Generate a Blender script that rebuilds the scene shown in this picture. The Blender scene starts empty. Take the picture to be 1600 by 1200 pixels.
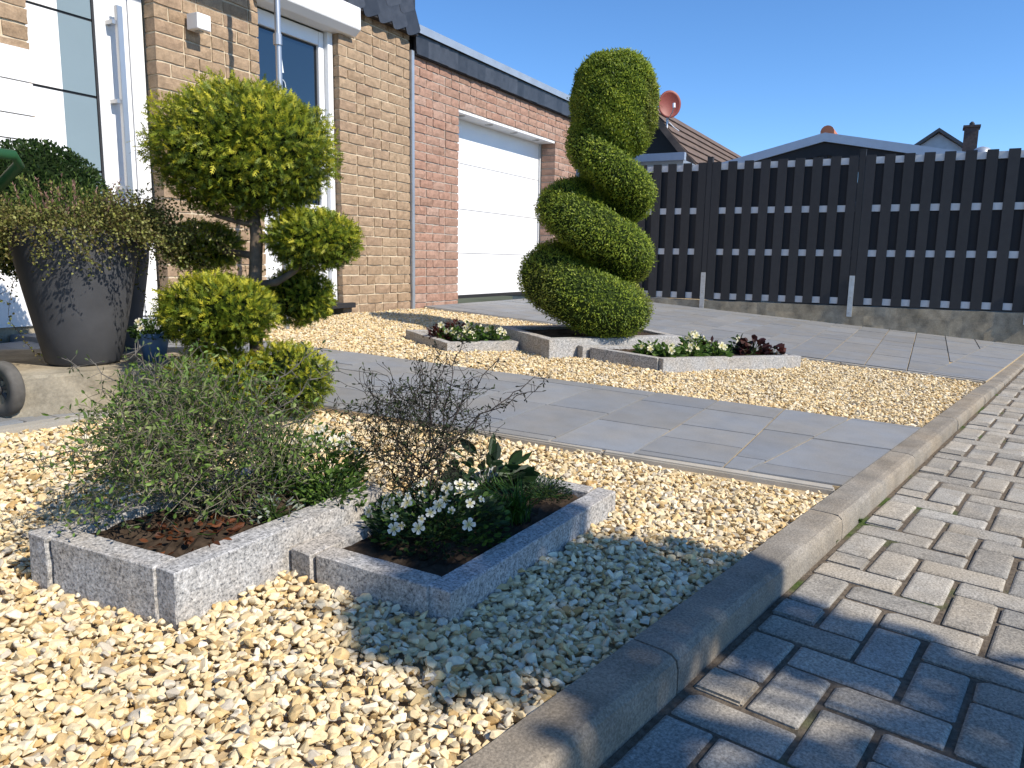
import bpy, bmesh, math, random
import numpy as np
from mathutils import Vector, Matrix
random.seed(7); rng = np.random.default_rng(7)
scene = bpy.context.scene
COL = scene.collection
# ------------------------------------------------------------------ frames
# world: x = along the kerb (u), y = from the street to the house (v), z up, street about 0
CAMZ = .83
FPX, CX, CY = 1190., 800., 600.
_V1 = np.array([1458-CX, 419-CY, FPX]); _V2 = np.array([-1387-CX, 370-CY, FPX])
_X = _V1/np.linalg.norm(_V1); _Y = _V2-_X*np.dot(_V2, _X); _Y /= np.linalg.norm(_Y); _Z = np.cross(_X, _Y)
if _Z[1] > 0: _Z = -_Z
_a = math.radians(-9.7)
_K = np.array([math.cos(_a), math.sin(_a), 0]); _N = np.array([-_K[1], _K[0], 0])
FM = np.array([_K, _N, [0, 0, 1]])              # facade frame -> world
RC = FM @ np.array([_X, _Y, _Z])                # camera (x right, y down, z fwd) -> world
CAMP = np.array([0, 0, CAMZ])
def ray(x, y): return RC @ np.array([x-CX, y-CY, FPX])
def at(x, y, d): return CAMP + ray(x, y)*(d/FPX)      # the point seen at pixel x,y at depth d
def depth(P): return float((RC.T @ (np.array(P, float)-CAMP))[2])
def pix(P):
    c = RC.T @ (np.array(P, float)-CAMP); return CX+FPX*c[0]/c[2], CY+FPX*c[1]/c[2], c[2]
def gz(u, v): return .045-.0118*u+.069*v              # garden, path and driveway rise to the house
def sz(u, v): return .001+.02*v-.0055*u               # street
def G(x, y, h=0):
    d = ray(x, y); t = (.045-CAMZ+h)/(d[2]+.0118*d[0]-.069*d[1]); return CAMP+d*t
def F(X, Y, Z): return tuple(FM @ np.array([X, Y, Z]) + CAMP)   # facade frame point (camera-relative) -> world
YF = 4.545                                             # facade plane
# ------------------------------------------------------------------ camera
cam = bpy.data.cameras.new('camera'); camo = bpy.data.objects.new('camera', cam); COL.objects.link(camo)
cam.sensor_width = 36; cam.lens = 36*FPX/1600; cam.clip_start = .02; cam.clip_end = 900
mx = Matrix.Identity(4)
for i in range(3):
    mx[i][0] = RC[i, 0]; mx[i][1] = -RC[i, 1]; mx[i][2] = -RC[i, 2]; mx[i][3] = CAMP[i]
camo.matrix_world = mx
scene.camera = camo
# ------------------------------------------------------------------ light
L = np.array([-.089, .999, -.90]); L /= np.linalg.norm(L)       # the way the sunlight travels
SUN_EL = math.asin(-L[2]); to_sun = -L
w = bpy.data.worlds.new('World'); scene.world = w; w.use_nodes = True
nt = w.node_tree; bg = nt.nodes['Background']
sky = nt.nodes.new('ShaderNodeTexSky'); sky.sky_type = 'NISHITA'; sky.sun_disc = False
sky.sun_elevation = SUN_EL; sky.sun_rotation = math.atan2(to_sun[0], to_sun[1])
sky.altitude = 100; sky.air_density = .8; sky.dust_density = 0; sky.ozone_density = 6.2
hs = nt.nodes.new('ShaderNodeHueSaturation'); hs.inputs['Saturation'].default_value = 1.10
nt.links.new(sky.outputs[0], hs.inputs['Color']); nt.links.new(hs.outputs[0], bg.inputs[0]); bg.inputs[1].default_value = .145
sun = bpy.data.lights.new('sun', 'SUN'); suno = bpy.data.objects.new('sun', sun); COL.objects.link(suno)
sun.energy = 4.6; sun.angle = math.radians(.53); sun.color = (1, .92, .80)
suno.rotation_euler = Vector(L).to_track_quat('-Z', 'Y').to_euler()
scene.view_settings.view_transform = 'Standard'; scene.view_settings.look = 'None'
scene.view_settings.gamma = 1; scene.view_settings.exposure = .5
scene.render.resolution_x = 1024; scene.render.resolution_y = 768
# ------------------------------------------------------------------ materials
MATS = {}
def nodes(name):
    m = bpy.data.materials.new(name); m.use_nodes = True; MATS[name] = m
    n = m.node_tree; return m, n, n.nodes['Principled BSDF']
def coords(n, scale=1., rnd=True):
    tc = n.nodes.new('ShaderNodeTexCoord'); mp = n.nodes.new('ShaderNodeMapping')
    n.links.new(tc.outputs['Object'], mp.inputs['Vector'])
    if rnd:
        oi = n.nodes.new('ShaderNodeObjectInfo'); mu = n.nodes.new('ShaderNodeMath'); mu.operation = 'MULTIPLY'; mu.inputs[1].default_value = 37.
        n.links.new(oi.outputs['Random'], mu.inputs[0]); cb = n.nodes.new('ShaderNodeCombineXYZ')
        for k in range(3): n.links.new(mu.outputs[0], cb.inputs[k])
        n.links.new(cb.outputs[0], mp.inputs['Location'])
    return mp
def noise(n, vec, scale, detail=6, rough=.6):
    t = n.nodes.new('ShaderNodeTexNoise'); t.inputs['Scale'].default_value = scale; t.inputs['Detail'].default_value = detail
    t.inputs['Roughness'].default_value = rough
    if vec: n.links.new(vec.outputs[0], t.inputs['Vector'])
    return t
def ramp(n, src, stops):
    r = n.nodes.new('ShaderNodeValToRGB'); e = r.color_ramp.elements
    while len(e) < len(stops): e.new(.5)
    for el, (p, c) in zip(e, stops): el.position = p; el.color = (*c, 1)
    n.links.new(src, r.inputs[0]); return r
def mixc(n, fac, a, b, mode='MIX'):
    m = n.nodes.new('ShaderNodeMix'); m.data_type = 'RGBA'; m.blend_type = mode
    for sock, val in ((m.inputs[0], fac), (m.inputs[6], a), (m.inputs[7], b)):
        if isinstance(val, (int, float)): sock.default_value = val
        elif isinstance(val, tuple): sock.default_value = (*val, 1)
        else: n.links.new(val, sock)
    return m.outputs[2]
def bump(n, p, height, strength, dist=.002):
    b = n.nodes.new('ShaderNodeBump'); b.inputs['Strength'].default_value = strength; b.inputs['Distance'].default_value = dist
    n.links.new(height, b.inputs['Height']); n.links.new(b.outputs[0], p.inputs['Normal'])
def M_(name, c, rough=.6, metal=0., var=.12, vs=8., bs=0., bscale=80., spec=.5, rnd=True, objvar=0.):
    m, n, p = nodes(name); p.inputs['Roughness'].default_value = rough; p.inputs['Metallic'].default_value = metal
    p.inputs['Specular IOR Level'].default_value = spec
    mp = coords(n, 1, rnd)
    if var > 0:
        t = noise(n, mp, vs); lo = tuple(x*(1-var) for x in c); hi = tuple(min(1, x*(1+var)) for x in c)
        r = ramp(n, t.outputs[0], [(.3, lo), (.7, hi)]); out = r.outputs[0]
        if objvar:
            oi = n.nodes.new('ShaderNodeObjectInfo'); r2 = ramp(n, oi.outputs['Random'], [(0, (1-objvar,)*3), (1, (1+objvar*.6,)*3)])
            out = mixc(n, 1., out, r2.outputs[0], 'MULTIPLY')
        n.links.new(out, p.inputs['Base Color'])
    else: p.inputs['Base Color'].default_value = (*c, 1)
    if bs > 0:
        t2 = noise(n, mp, bscale, 8, .65); bump(n, p, t2.outputs[0], bs)
    return m
def concrete(name, c, speck, rough=.85, sscale=260., stain=.35, objvar=.15, bs=.5):
    m, n, p = nodes(name); p.inputs['Roughness'].default_value = rough; p.inputs['Specular IOR Level'].default_value = .3
    mp = coords(n); t = noise(n, mp, 7., 5); s = noise(n, mp, sscale, 3, .7); t3 = noise(n, mp, 2.3, 4)
    base = ramp(n, s.outputs[0], [(.30, tuple(x*(1-speck) for x in c)), (.5, c), (.68, tuple(min(1, x*(1+speck)) for x in c))]).outputs[0]
    big = ramp(n, t.outputs[0], [(.3, (1-stain,)*3), (.62, (1.05,)*3)]).outputs[0]
    out = mixc(n, 1., base, big, 'MULTIPLY')
    warm = ramp(n, t3.outputs[0], [(.35, (1.06, 1., .9)), (.65, (.97, 1., 1.03))]).outputs[0]
    out = mixc(n, 1., out, warm, 'MULTIPLY')
    oi = n.nodes.new('ShaderNodeObjectInfo'); r2 = ramp(n, oi.outputs['Random'], [(0, (1-objvar,)*3), (1, (1+objvar*.7,)*3)])
    out = mixc(n, 1., out, r2.outputs[0], 'MULTIPLY'); n.links.new(out, p.inputs['Base Color'])
    bump(n, p, s.outputs[0], bs, .0015)
    return m
def brickmat(name, cols, objs=.22):
    m, n, p = nodes(name); p.inputs['Roughness'].default_value = .9; p.inputs['Specular IOR Level'].default_value = .2
    mp = coords(n); oi = n.nodes.new('ShaderNodeObjectInfo')
    base = ramp(n, oi.outputs['Random'], [(i/(len(cols)-1), c) for i, c in enumerate(cols)]).outputs[0]
    t = noise(n, mp, 22., 6); t2 = noise(n, mp, 90., 6, .7)
    v = ramp(n, t.outputs[0], [(.3, (.72,)*3), (.68, (1.12,)*3)]).outputs[0]
    out = mixc(n, 1., base, v, 'MULTIPLY')
    v2 = ramp(n, t2.outputs[0], [(.35, (.82,)*3), (.6, (1.08,)*3)]).outputs[0]
    out = mixc(n, 1., out, v2, 'MULTIPLY'); n.links.new(out, p.inputs['Base Color'])
    bump(n, p, t2.outputs[0], .8, .004)
    return m
def attrmat(name, rough=.8, spec=.3, transl=0., texs=0., tex_scale=60.):
    m, n, p = nodes(name); p.inputs['Roughness'].default_value = rough; p.inputs['Specular IOR Level'].default_value = spec
    a = n.nodes.new('ShaderNodeAttribute'); a.attribute_name = 'Col'; out = a.outputs['Color']
    if texs:
        tc = n.nodes.new('ShaderNodeTexCoord'); t = n.nodes.new('ShaderNodeTexNoise'); t.inputs['Scale'].default_value = tex_scale; t.inputs['Detail'].default_value = 6
        n.links.new(tc.outputs['Object'], t.inputs['Vector'])
        v = ramp(n, t.outputs[0], [(.3, (1-texs,)*3), (.5, (1., 1., 1.)), (.7, (1+texs*.6, 1+texs*.5, 1+texs*.35))]).outputs[0]
        out = mixc(n, 1., out, v, 'MULTIPLY')
        bump(n, p, t.outputs[0], .5, .003)
    n.links.new(out, p.inputs['Base Color'])
    if transl:
        tr = n.nodes.new('ShaderNodeBsdfTranslucent'); n.links.new(out, tr.inputs['Color'])
        mx_ = n.nodes.new('ShaderNodeMixShader'); mx_.inputs[0].default_value = transl
        n.links.new(p.outputs[0], mx_.inputs[1]); n.links.new(tr.outputs[0], mx_.inputs[2])
        n.links.new(mx_.outputs[0], n.nodes['Material Output'].inputs['Surface'])
    return m
def granite():
    m, n, p = nodes('granite'); p.inputs['Roughness'].default_value = .75; p.inputs['Specular IOR Level'].default_value = .35
    mp = coords(n); s = noise(n, mp, 150., 4, .75); s2 = noise(n, mp, 60., 4, .6); big = noise(n, mp, 6., 4)
    a = ramp(n, s.outputs[0], [(.36, (.10, .10, .105)), (.46, (.31, .305, .295)), (.56, (.42, .41, .395)), (.66, (.60, .585, .56))]).outputs[0]
    b = ramp(n, s2.outputs[0], [(.3, (.7,)*3), (.6, (1.08,)*3)]).outputs[0]
    c = ramp(n, big.outputs[0], [(.35, (1., .93, .84)), (.6, (1., 1., 1.))]).outputs[0]
    out = mixc(n, 1., mixc(n, 1., a, b, 'MULTIPLY'), c, 'MULTIPLY'); n.links.new(out, p.inputs['Base Color'])
    bump(n, p, s2.outputs[0], .6, .004)
def joint():
    m, n, p = nodes('joint_dirt'); p.inputs['Roughness'].default_value = 1.; p.inputs['Specular IOR Level'].default_value = .1
    mp = coords(n, rnd=False); a = noise(n, mp, 60., 6, .7); b = noise(n, mp, 3.2, 3, .5)
    d = ramp(n, a.outputs[0], [(.3, (.07, .055, .042)), (.7, (.19, .155, .115))]).outputs[0]
    g = ramp(n, a.outputs[0], [(.3, (.03, .05, .012)), (.7, (.09, .13, .035))]).outputs[0]
    k = ramp(n, b.outputs[0], [(.60, (0, 0, 0)), (.70, (1, 1, 1))]).outputs[0]
    n.links.new(mixc(n, k, d, g), p.inputs['Base Color']); bump(n, p, a.outputs[0], 1., .006)
def roofmat():
    m, n, p = nodes('old_tile'); p.inputs['Roughness'].default_value = .85
    mp = coords(n); a = noise(n, mp, 5., 6); r = ramp(n, a.outputs[0], [(.3, (.075, .052, .04)), (.6, (.145, .10, .075)), (.75, (.19, .135, .10))])
    n.links.new(r.outputs[0], p.inputs['Base Color'])
granite(); joint(); roofmat()
M_('white_paint', (.80, .80, .80), .35, var=.02, vs=3)
M_('white_pvc', (.78, .79, .80), .3, var=.02)
M_('door_glass', (.20, .255, .275), .12, var=.04, vs=2, spec=.6)
M_('black_rubber', (.02, .02, .022), .6, var=.1)
M_('steel', (.50, .49, .48), .38, .85, var=.04)
M_('zinc', (.42, .46, .50), .45, .6, var=.1, vs=5)
M_('galvanised', (.55, .57, .58), .42, .7, var=.12, vs=30)
M_('aluminium', (.58, .59, .60), .45, .1, var=.06, vs=10)
M_('fence_board', (.024, .024, .026), .62, var=.12, vs=14, bs=.15, bscale=120, objvar=.2)
M_('fence_back', (.014, .014, .017), .7, var=.1)
M_('slate', (.040, .043, .050), .42, var=.3, vs=12, bs=.3, bscale=30, objvar=.35)
M_('mortar_sand', (.56, .47, .34), .95, var=.12, vs=30, bs=.5, bscale=150)
M_('mortar_grey', (.40, .35, .30), .95, var=.12, vs=30, bs=.5, bscale=150)
brickmat('brick_sand', [(.315, .22, .14), (.35, .25, .165), (.385, .28, .185), (.33, .23, .155)])
brickmat('brick_red', [(.30, .185, .135), (.38, .24, .18), (.35, .205, .15), (.40, .27, .21)])
concrete('slab', (.20, .207, .218), .14, .75, 260., .09, .11, .3)
concrete('paver', (.32, .295, .255), .50, .95, 170., .28, .18, 1.)
concrete('kerbstone', (.25, .22, .18), .38, .95, 180., .32, .06, .8)
concrete('edging', (.34, .32, .285), .12, .9, 220., .15, .08, .3)
concrete('old_concrete', (.36, .315, .24), .18, .95, 90., .5, .0, .8)
M_('soil', (.045, .032, .022), 1., var=.5, vs=40, bs=1., bscale=70, spec=.1)
M_('sand_bed', (.40, .31, .19), 1., var=.3, vs=30, bs=.6, bscale=60, spec=.1)
M_('ground_far', (.10, .11, .07), 1., var=.3, vs=.5, spec=.1)
M_('asphalt', (.14, .135, .13), .95, var=.15, vs=30, spec=.2)
M_('pot_grey', (.058, .060, .066), .7, var=.15, vs=9, bs=.15, bscale=160, spec=.3)
M_('pot_blue', (.10, .17, .27), .5, var=.08)
M_('bin_green', (.015, .07, .025), .5, var=.1, bs=.1, bscale=200)
M_('tyre', (.09, .085, .078), .85, var=.3, vs=20, bs=.3)
M_('wheel_hub', (.045, .045, .045), .5, var=.1)
M_('bark', (.15, .115, .085), .95, var=.35, vs=25, bs=1., bscale=40, spec=.1)
M_('dish_red', (.22, .04, .026), .55, var=.05)
M_('roof_metal', (.42, .47, .55), .4, .4, var=.05)
M_('black_wood', (.018, .016, .017), .7, var=.2)
M_('terracotta', (.42, .16, .09), .8, var=.15)
M_('chimney_brick', (.075, .065, .06), .9, var=.3, vs=14)
M_('pale_plaster', (.5, .5, .48), .9, var=.05)
M_('lamp_lens', (.35, .35, .34), .3, var=0)
M_('frost', (.75, .80, .80), .4, var=0)
attrmat('stone', .75, .3, 0, .22, 85.)
attrmat('leaf', .5, .3, .38)
attrmat('petal', .6, .3, .3)
attrmat('twig', .8, .2)
attrmat('core', .95, .05)
def glassmat():
    m, n, p = nodes('window_glass'); p.inputs['Base Color'].default_value = (.006, .012, .02, 1); p.inputs['Roughness'].default_value = .015
    p.inputs['IOR'].default_value = 1.9; p.inputs['Specular IOR Level'].default_value = .6
glassmat()
# ------------------------------------------------------------------ builders
WORLD = {}
def tag(o, label=None, cat=None, group=None, kind=None):
    if label: o['label'] = label
    if cat: o['category'] = cat
    if group: o['group'] = group
    if kind: o['kind'] = kind
    return o
def link(o, parent, wloc):
    COL.objects.link(o); WORLD[o.name] = np.array(wloc, float)
    if parent is not None:
        o.parent = parent; o.location = Vector(np.array(wloc)-WORLD[parent.name])
    else: o.location = Vector(wloc)
    return o
def empty(name, loc, label, cat, group=None):
    o = bpy.data.objects.new(name, None); o.empty_display_size = .1
    link(o, None, loc); return tag(o, label, cat, group)
def setmat(me, mat):
    for m in (mat if isinstance(mat, (list, tuple)) else [mat]): me.materials.append(MATS[m])
def mesh(name, V, Fc, mat, parent=None, org=None, smooth=False, bevel=0, mi=None):
    V = np.array(V, float)
    if org is None: org = WORLD[parent.name] if parent is not None else np.array([V[:, 0].mean(), V[:, 1].mean(), V[:, 2].min()])
    me = bpy.data.meshes.new(name); me.from_pydata([tuple(p) for p in V-org], [], Fc); setmat(me, mat)
    if mi is not None: me.polygons.foreach_set('material_index', mi)
    bm = bmesh.new(); bm.from_mesh(me); bmesh.ops.recalc_face_normals(bm, faces=bm.faces)
    if bevel:
        es = [e for e in bm.edges if len(e.link_faces) == 2 and e.calc_face_angle(0) > .6]
        bmesh.ops.bevel(bm, geom=es, offset=bevel, segments=2, affect='EDGES', clamp_overlap=True)
    bm.to_mesh(me); bm.free()
    if smooth: me.polygons.foreach_set('use_smooth', [True]*len(me.polygons))
    me.update(); o = bpy.data.objects.new(name, me); return link(o, parent, org)
def tris(name, V, T, col, mat, parent=None, org=None, smooth=False, mi=None):
    """big triangle mesh from numpy, one colour for each vertex"""
    V = np.asarray(V, np.float32); T = np.asarray(T, np.int32)
    if org is None: org = WORLD[parent.name] if parent is not None else np.array([V[:, 0].mean(), V[:, 1].mean(), V[:, 2].min()])
    me = bpy.data.meshes.new(name); n, m = len(V), len(T)
    me.vertices.add(n); me.vertices.foreach_set('co', (V-org.astype(np.float32)).ravel())
    me.loops.add(m*3); me.loops.foreach_set('vertex_index', T.ravel())
    me.polygons.add(m); me.polygons.foreach_set('loop_start', np.arange(0, m*3, 3, dtype=np.int32))
    me.polygons.foreach_set('use_smooth', np.full(m, smooth))
    setmat(me, mat)
    if mi is not None: me.polygons.foreach_set('material_index', np.asarray(mi, np.int32))
    a = me.color_attributes.new('Col', 'FLOAT_COLOR', 'POINT')
    c4 = np.ones((n, 4), np.float32); c4[:, :3] = col; a.data.foreach_set('color', c4.ravel())
    me.update(calc_edges=True); me.validate(); o = bpy.data.objects.new(name, me); return link(o, parent, org)
BOXF = [(0, 3, 2, 1), (4, 5, 6, 7), (0, 1, 5, 4), (1, 2, 6, 5), (2, 3, 7, 6), (3, 0, 4, 7)]
def prism(poly, z0, z1):
    """poly list of (u,v); z0,z1 numbers or functions"""
    n = len(poly); f0 = z0 if callable(z0) else (lambda u, v: z0); f1 = z1 if callable(z1) else (lambda u, v: z1)
    V = [(u, v, f0(u, v)) for u, v in poly]+[(u, v, f1(u, v)) for u, v in poly]
    return V, [tuple(range(n))[::-1], tuple(range(n, 2*n))]+[(i, (i+1) % n, n+(i+1) % n, n+i) for i in range(n)]
def fbox(X0, X1, Y0, Y1, Z0, Z1):
    """box in the facade frame (camera-relative heights)"""
    return [F(x, y, z) for z in (Z0, Z1) for x, y in ((X0, Y0), (X1, Y0), (X1, Y1), (X0, Y1))], BOXF
def join(parts):
    V, Fc = [], []
    for v, f in parts: k = len(V); V += list(v); Fc += [tuple(i+k for i in q) for q in f]
    return V, Fc
def tube(path, rad, n=10, cap=True):
    P = np.array(path, float); R = np.full(len(P), rad) if np.isscalar(rad) else np.array(rad, float)
    V, Fc = [], []; up = np.array([.13, .31, .94])
    for i, p in enumerate(P):
        t = P[min(i+1, len(P)-1)]-P[max(i-1, 0)]; t /= np.linalg.norm(t)+1e-9
        a = np.cross(t, up); 
        if np.linalg.norm(a) < 1e-3: a = np.cross(t, [1, 0, 0])
        a /= np.linalg.norm(a); b = np.cross(t, a)
        for k in range(n):
            q = 2*math.pi*k/n; V.append(p+R[i]*(math.cos(q)*a+math.sin(q)*b))
    for i in range(len(P)-1):
        for k in range(n): Fc.append((i*n+k, i*n+(k+1) % n, (i+1)*n+(k+1) % n, (i+1)*n+k))
    if cap: Fc += [tuple(range(n))[::-1], tuple(range((len(P)-1)*n, len(P)*n))]
    return V, Fc
def lathe(c, prof, n=32, ax=None):
    """prof list of (r,z) about a vertical axis through c"""
    V = [(c[0]+r*math.cos(2*math.pi*k/n), c[1]+r*math.sin(2*math.pi*k/n), c[2]+z) for r, z in prof for k in range(n)]
    Fc = [(i*n+k, i*n+(k+1) % n, (i+1)*n+(k+1) % n, (i+1)*n+k) for i in range(len(prof)-1) for k in range(n)]
    Fc += [tuple(range(n))[::-1], tuple(range((len(prof)-1)*n, len(prof)*n))]
    return V, Fc
def clip(poly, p, d):
    """keep the side of the line p + t*d that lies to its left"""
    out = []
    s = [d[0]*(q[1]-p[1])-d[1]*(q[0]-p[0]) for q in poly]
    for i, q in enumerate(poly):
        j = (i+1) % len(poly)
        if s[i] >= 0: out.append(q)
        if (s[i] > 0) != (s[j] > 0) and abs(s[i]-s[j]) > 1e-12:
            t = s[i]/(s[i]-s[j]); out.append((q[0]+t*(poly[j][0]-q[0]), q[1]+t*(poly[j][1]-q[1])))
    return out
def area(p): return .5*sum(p[i][0]*p[(i+1) % len(p)][1]-p[(i+1) % len(p)][0]*p[i][1] for i in range(len(p)))
def clip_region(poly, region):
    if area(poly) < 0: poly = poly[::-1]
    for i in range(len(region)):
        a, b = region[i], region[(i+1) % len(region)]
        if len(poly) < 3: return []
        poly = clip(poly, a, (b[0]-a[0], b[1]-a[1]))
    return poly
def inset(poly, g):
    """move every edge of a convex ccw polygon in by g"""
    out = list(poly)
    for i in range(len(poly)):
        a, b = poly[i], poly[(i+1) % len(poly)]; d = np.array([b[0]-a[0], b[1]-a[1]]); l = np.linalg.norm(d)
        if l < 1e-6: continue
        nrm = np.array([-d[1], d[0]])/l*g
        out = clip(out, (a[0]+nrm[0], a[1]+nrm[1]), d)
        if len(out) < 3: return []
    return out
def clean(poly, eps=.004):
    out = []
    for q in poly:
        if not out or math.hypot(q[0]-out[-1][0], q[1]-out[-1][1]) > eps: out.append(q)
    if len(out) > 2 and math.hypot(out[0][0]-out[-1][0], out[0][1]-out[-1][1]) < eps: out.pop()
    return out
def inside(P, poly):
    r = np.ones(len(P), bool)
    for i in range(len(poly)):
        a, b = poly[i], poly[(i+1) % len(poly)]
        r &= ((b[0]-a[0])*(P[:, 1]-a[1])-(b[1]-a[1])*(P[:, 0]-a[0])) >= 0
    return r
def fxy(X, Y): q = FM @ np.array([X, Y, 0]); return (q[0], q[1])
# ================================================================== SETTING
o = mesh('ground', [(-300, -300, -.3), (300, -300, -.3), (300, 300, -.3), (-300, 300, -.3)], [(0, 1, 2, 3)], 'ground_far'); tag(o, kind='structure')
def near_u(v): return 2.74-.362*(v-.69)          # edge of the path toward the camera
def far_u(v): return 4.21-.394*(v-.69)           # far edge of the path
def drive_u(v): return 6.49-.2*(v-.69)           # near edge of the driveway
def wall_v(u): return (YF+.168*u)/.986
# soil sheet under the beds
mesh_poly = [(-3, .69), (12, .69), (12, 6.6), (-3, 4.05)]
V, Fc = prism(mesh_poly, lambda u, v: gz(u, v)-.3, lambda u, v: gz(u, v)-.027)
tag(mesh('garden_ground', V, Fc, 'sand_bed'), kind='structure')
# ---- street with herringbone pavers
SV0 = .578
V, Fc = prism([(-40, -6), (60, -6), (60, SV0+.01), (-40, SV0+.01)], lambda u, v: sz(u, v)-.25, lambda u, v: sz(u, v)-.0075)
street = tag(mesh('street', V, Fc, 'joint_dirt'), kind='structure')
PW = .1085
def paver_mesh(wu, wv, k):
    """a worn concrete block: bevelled, corners a little uneven; built about its centre, top at 0"""
    r = random.Random(k); hx, hy = wu/2, wv/2; b = .0042; V = []
    def ring(sx, sy, z, cr, jit):
        pts = []
        for cx, cy in ((-1, -1), (1, -1), (1, 1), (-1, 1)):
            c = cr*(r.uniform(.4, 1.2) if r.random() < .85 else 2.6)
            pts.append((cx*(sx-(0 if cx*cy > 0 else c))+r.uniform(-jit, jit), cy*(sy-(c if cx*cy > 0 else 0))+r.uniform(-jit, jit), z))
            pts.append((cx*(sx-(c if cx*cy > 0 else 0))+r.uniform(-jit, jit), cy*(sy-(0 if cx*cy > 0 else c))+r.uniform(-jit, jit), z))
        return pts
    st = r.getstate(); A = ring(hx, hy, -.05, .006, .001); r.setstate(st); B = ring(hx, hy, -b, .006, .001); r.setstate(st); C = ring(hx-b, hy-b, -.0012, .006, .001); r.setstate(st)
    D = ring(hx-b*2.2, hy-b*2.2, 0, .006, .001)
    V = A+B+C+D; n = 8; Fc = []
    for q in range(3):
        for i in range(n): Fc.append((q*n+i, q*n+(i+1) % n, (q+1)*n+(i+1) % n, (q+1)*n+i))
    Fc.append(tuple(range(3*n, 4*n)))
    return V, Fc
PMESH = {}
def paver_data(kind, k):
    if (kind, k) not in PMESH:
        wu, wv = {'H': (2*PW-.0135, PW-.0135), 'V': (PW-.0135, 2*PW-.0135)}[kind]
        V, Fc = paver_mesh(wu, wv, 100*k+ord(kind)); me = bpy.data.meshes.new('paver'); me.from_pydata(V, [], Fc); setmat(me, 'paver')
        me.polygons.foreach_set('use_smooth', [False]*len(Fc)); PMESH[(kind, k)] = (me, V, Fc)
    return PMESH[(kind, k)]
U0, V0_ = 1.648, .578-.0
cands = []
for i in range(-70, 170):
    for j in range(-70, 70):
        for kind, (x, y, w_, h_) in (('H', (0, 0, 2, 1)), ('V', (0, 1, 1, 2))):
            X = x+i+2*j; Y = y+i-2*j
            u0, v0 = U0+(X)*PW, V0_+(Y-3)*PW; u1, v1 = u0+w_*PW, v0+h_*PW
            if u1 < -2 or u0 > 14 or v1 < -2.6 or v0 > SV0-.02: continue
            cands.append((kind, u0, u1, v0, v1))
def in_frame(u, v, z, m=30):
    c = RC.T @ (np.array([u, v, z])-CAMP)
    if c[2] < .2: return False
    x, y = CX+FPX*c[0]/c[2], CY+FPX*c[1]/c[2]; return -m < x < 1600+m and -m < y < 1200+m
cands.sort(key=lambda c: (not in_frame((c[1]+c[2])/2, (c[3]+c[4])/2, 0), (c[1]+c[2])**2+(c[3]+c[4])**2))
rest = []; count = 0
for kind, u0, u1, v0, v1 in cands:
    uc, vc = (u0+u1)/2, (v0+v1)/2
    r = random.Random(int(uc*997)+int(vc*7919)); tilt = (r.uniform(-.008, .008), r.uniform(-.008, .008)); dz = r.uniform(-.003, .002); rz = r.uniform(-.02, .02)
    cut = v1 > SV0+.004
    if cut:
        g = .0055; V, Fc = prism([(u0+g, v0+g), (u1-g, v0+g), (u1-g, SV0-.004), (u0+g, SV0-.004)], -.05, 0)
        V = [(a, b, c+sz(a, b)+dz) for a, b, c in V]
        if count < 300: mesh('paver', V, Fc, 'paver', street, bevel=.005); count += 1
        else: rest.append((V, Fc))
    elif count < 300:
        me, V, Fc = paver_data(kind, r.randrange(6)); ob = bpy.data.objects.new('paver', me)
        link(ob, street, (uc+r.uniform(-.0025, .0025), vc+r.uniform(-.0025, .0025), sz(uc, vc)+dz)); ob.rotation_euler = (tilt[0]+.02, tilt[1], rz); count += 1
    else:
        me, V, Fc = paver_data(kind, r.randrange(6)); rest.append(([(uc+a, vc+b, sz(uc+a, vc+b)+c+dz) for a, b, c in V], Fc))
V, Fc = join(rest); tag(mesh('paver_field', V, Fc, 'paver', street), kind='stuff')
# ---- kerb
kerb = tag(mesh('kerb', *prism([(-2, .595), (10.9, .595), (10.9, .685), (-2, .685)], -.2, lambda u, v: gz(u, .69)-.04), 'kerbstone'), kind='structure')
us = [-2.0, -.95, .15, 1.285, 2.42, 3.5, 4.6, 5.65, 6.72, 7.75, 8.8, 9.85, 10.9]
for a, b in zip(us[:-1], us[1:]):
    a += .003; b -= .003; V, Fc = [], []
    prof = [(.588, -.2), (.590, None, -.030), (.5935, None, -.012), (.604, None, -.003), (.622, None, 0.), (.690, None, .001), (.690, -.2)]
    ns = 9
    for i in range(ns):
        u = a+(b-a)*i/(ns-1); top = max(gz(u, .69)+.003-max(0, min(u, 6.6)-6)*.03, sz(u, .59)+.010)
        for k, p in enumerate(prof):
            jit = random.uniform(-.0018, .0018) if 0 < k < 4 else 0
            V.append((u, p[0]+jit, p[1] if len(p) == 2 else top+p[2]+jit))
    m = len(prof)
    for i in range(ns-1):
        for k in range(m): Fc.append((i*m+k, i*m+(k+1) % m, (i+1)*m+(k+1) % m, (i+1)*m+k))
    Fc += [tuple(range(m))[::-1], tuple(range((ns-1)*m, ns*m))]
    mesh('kerb_stone', V, Fc, 'kerbstone', kerb)
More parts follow.
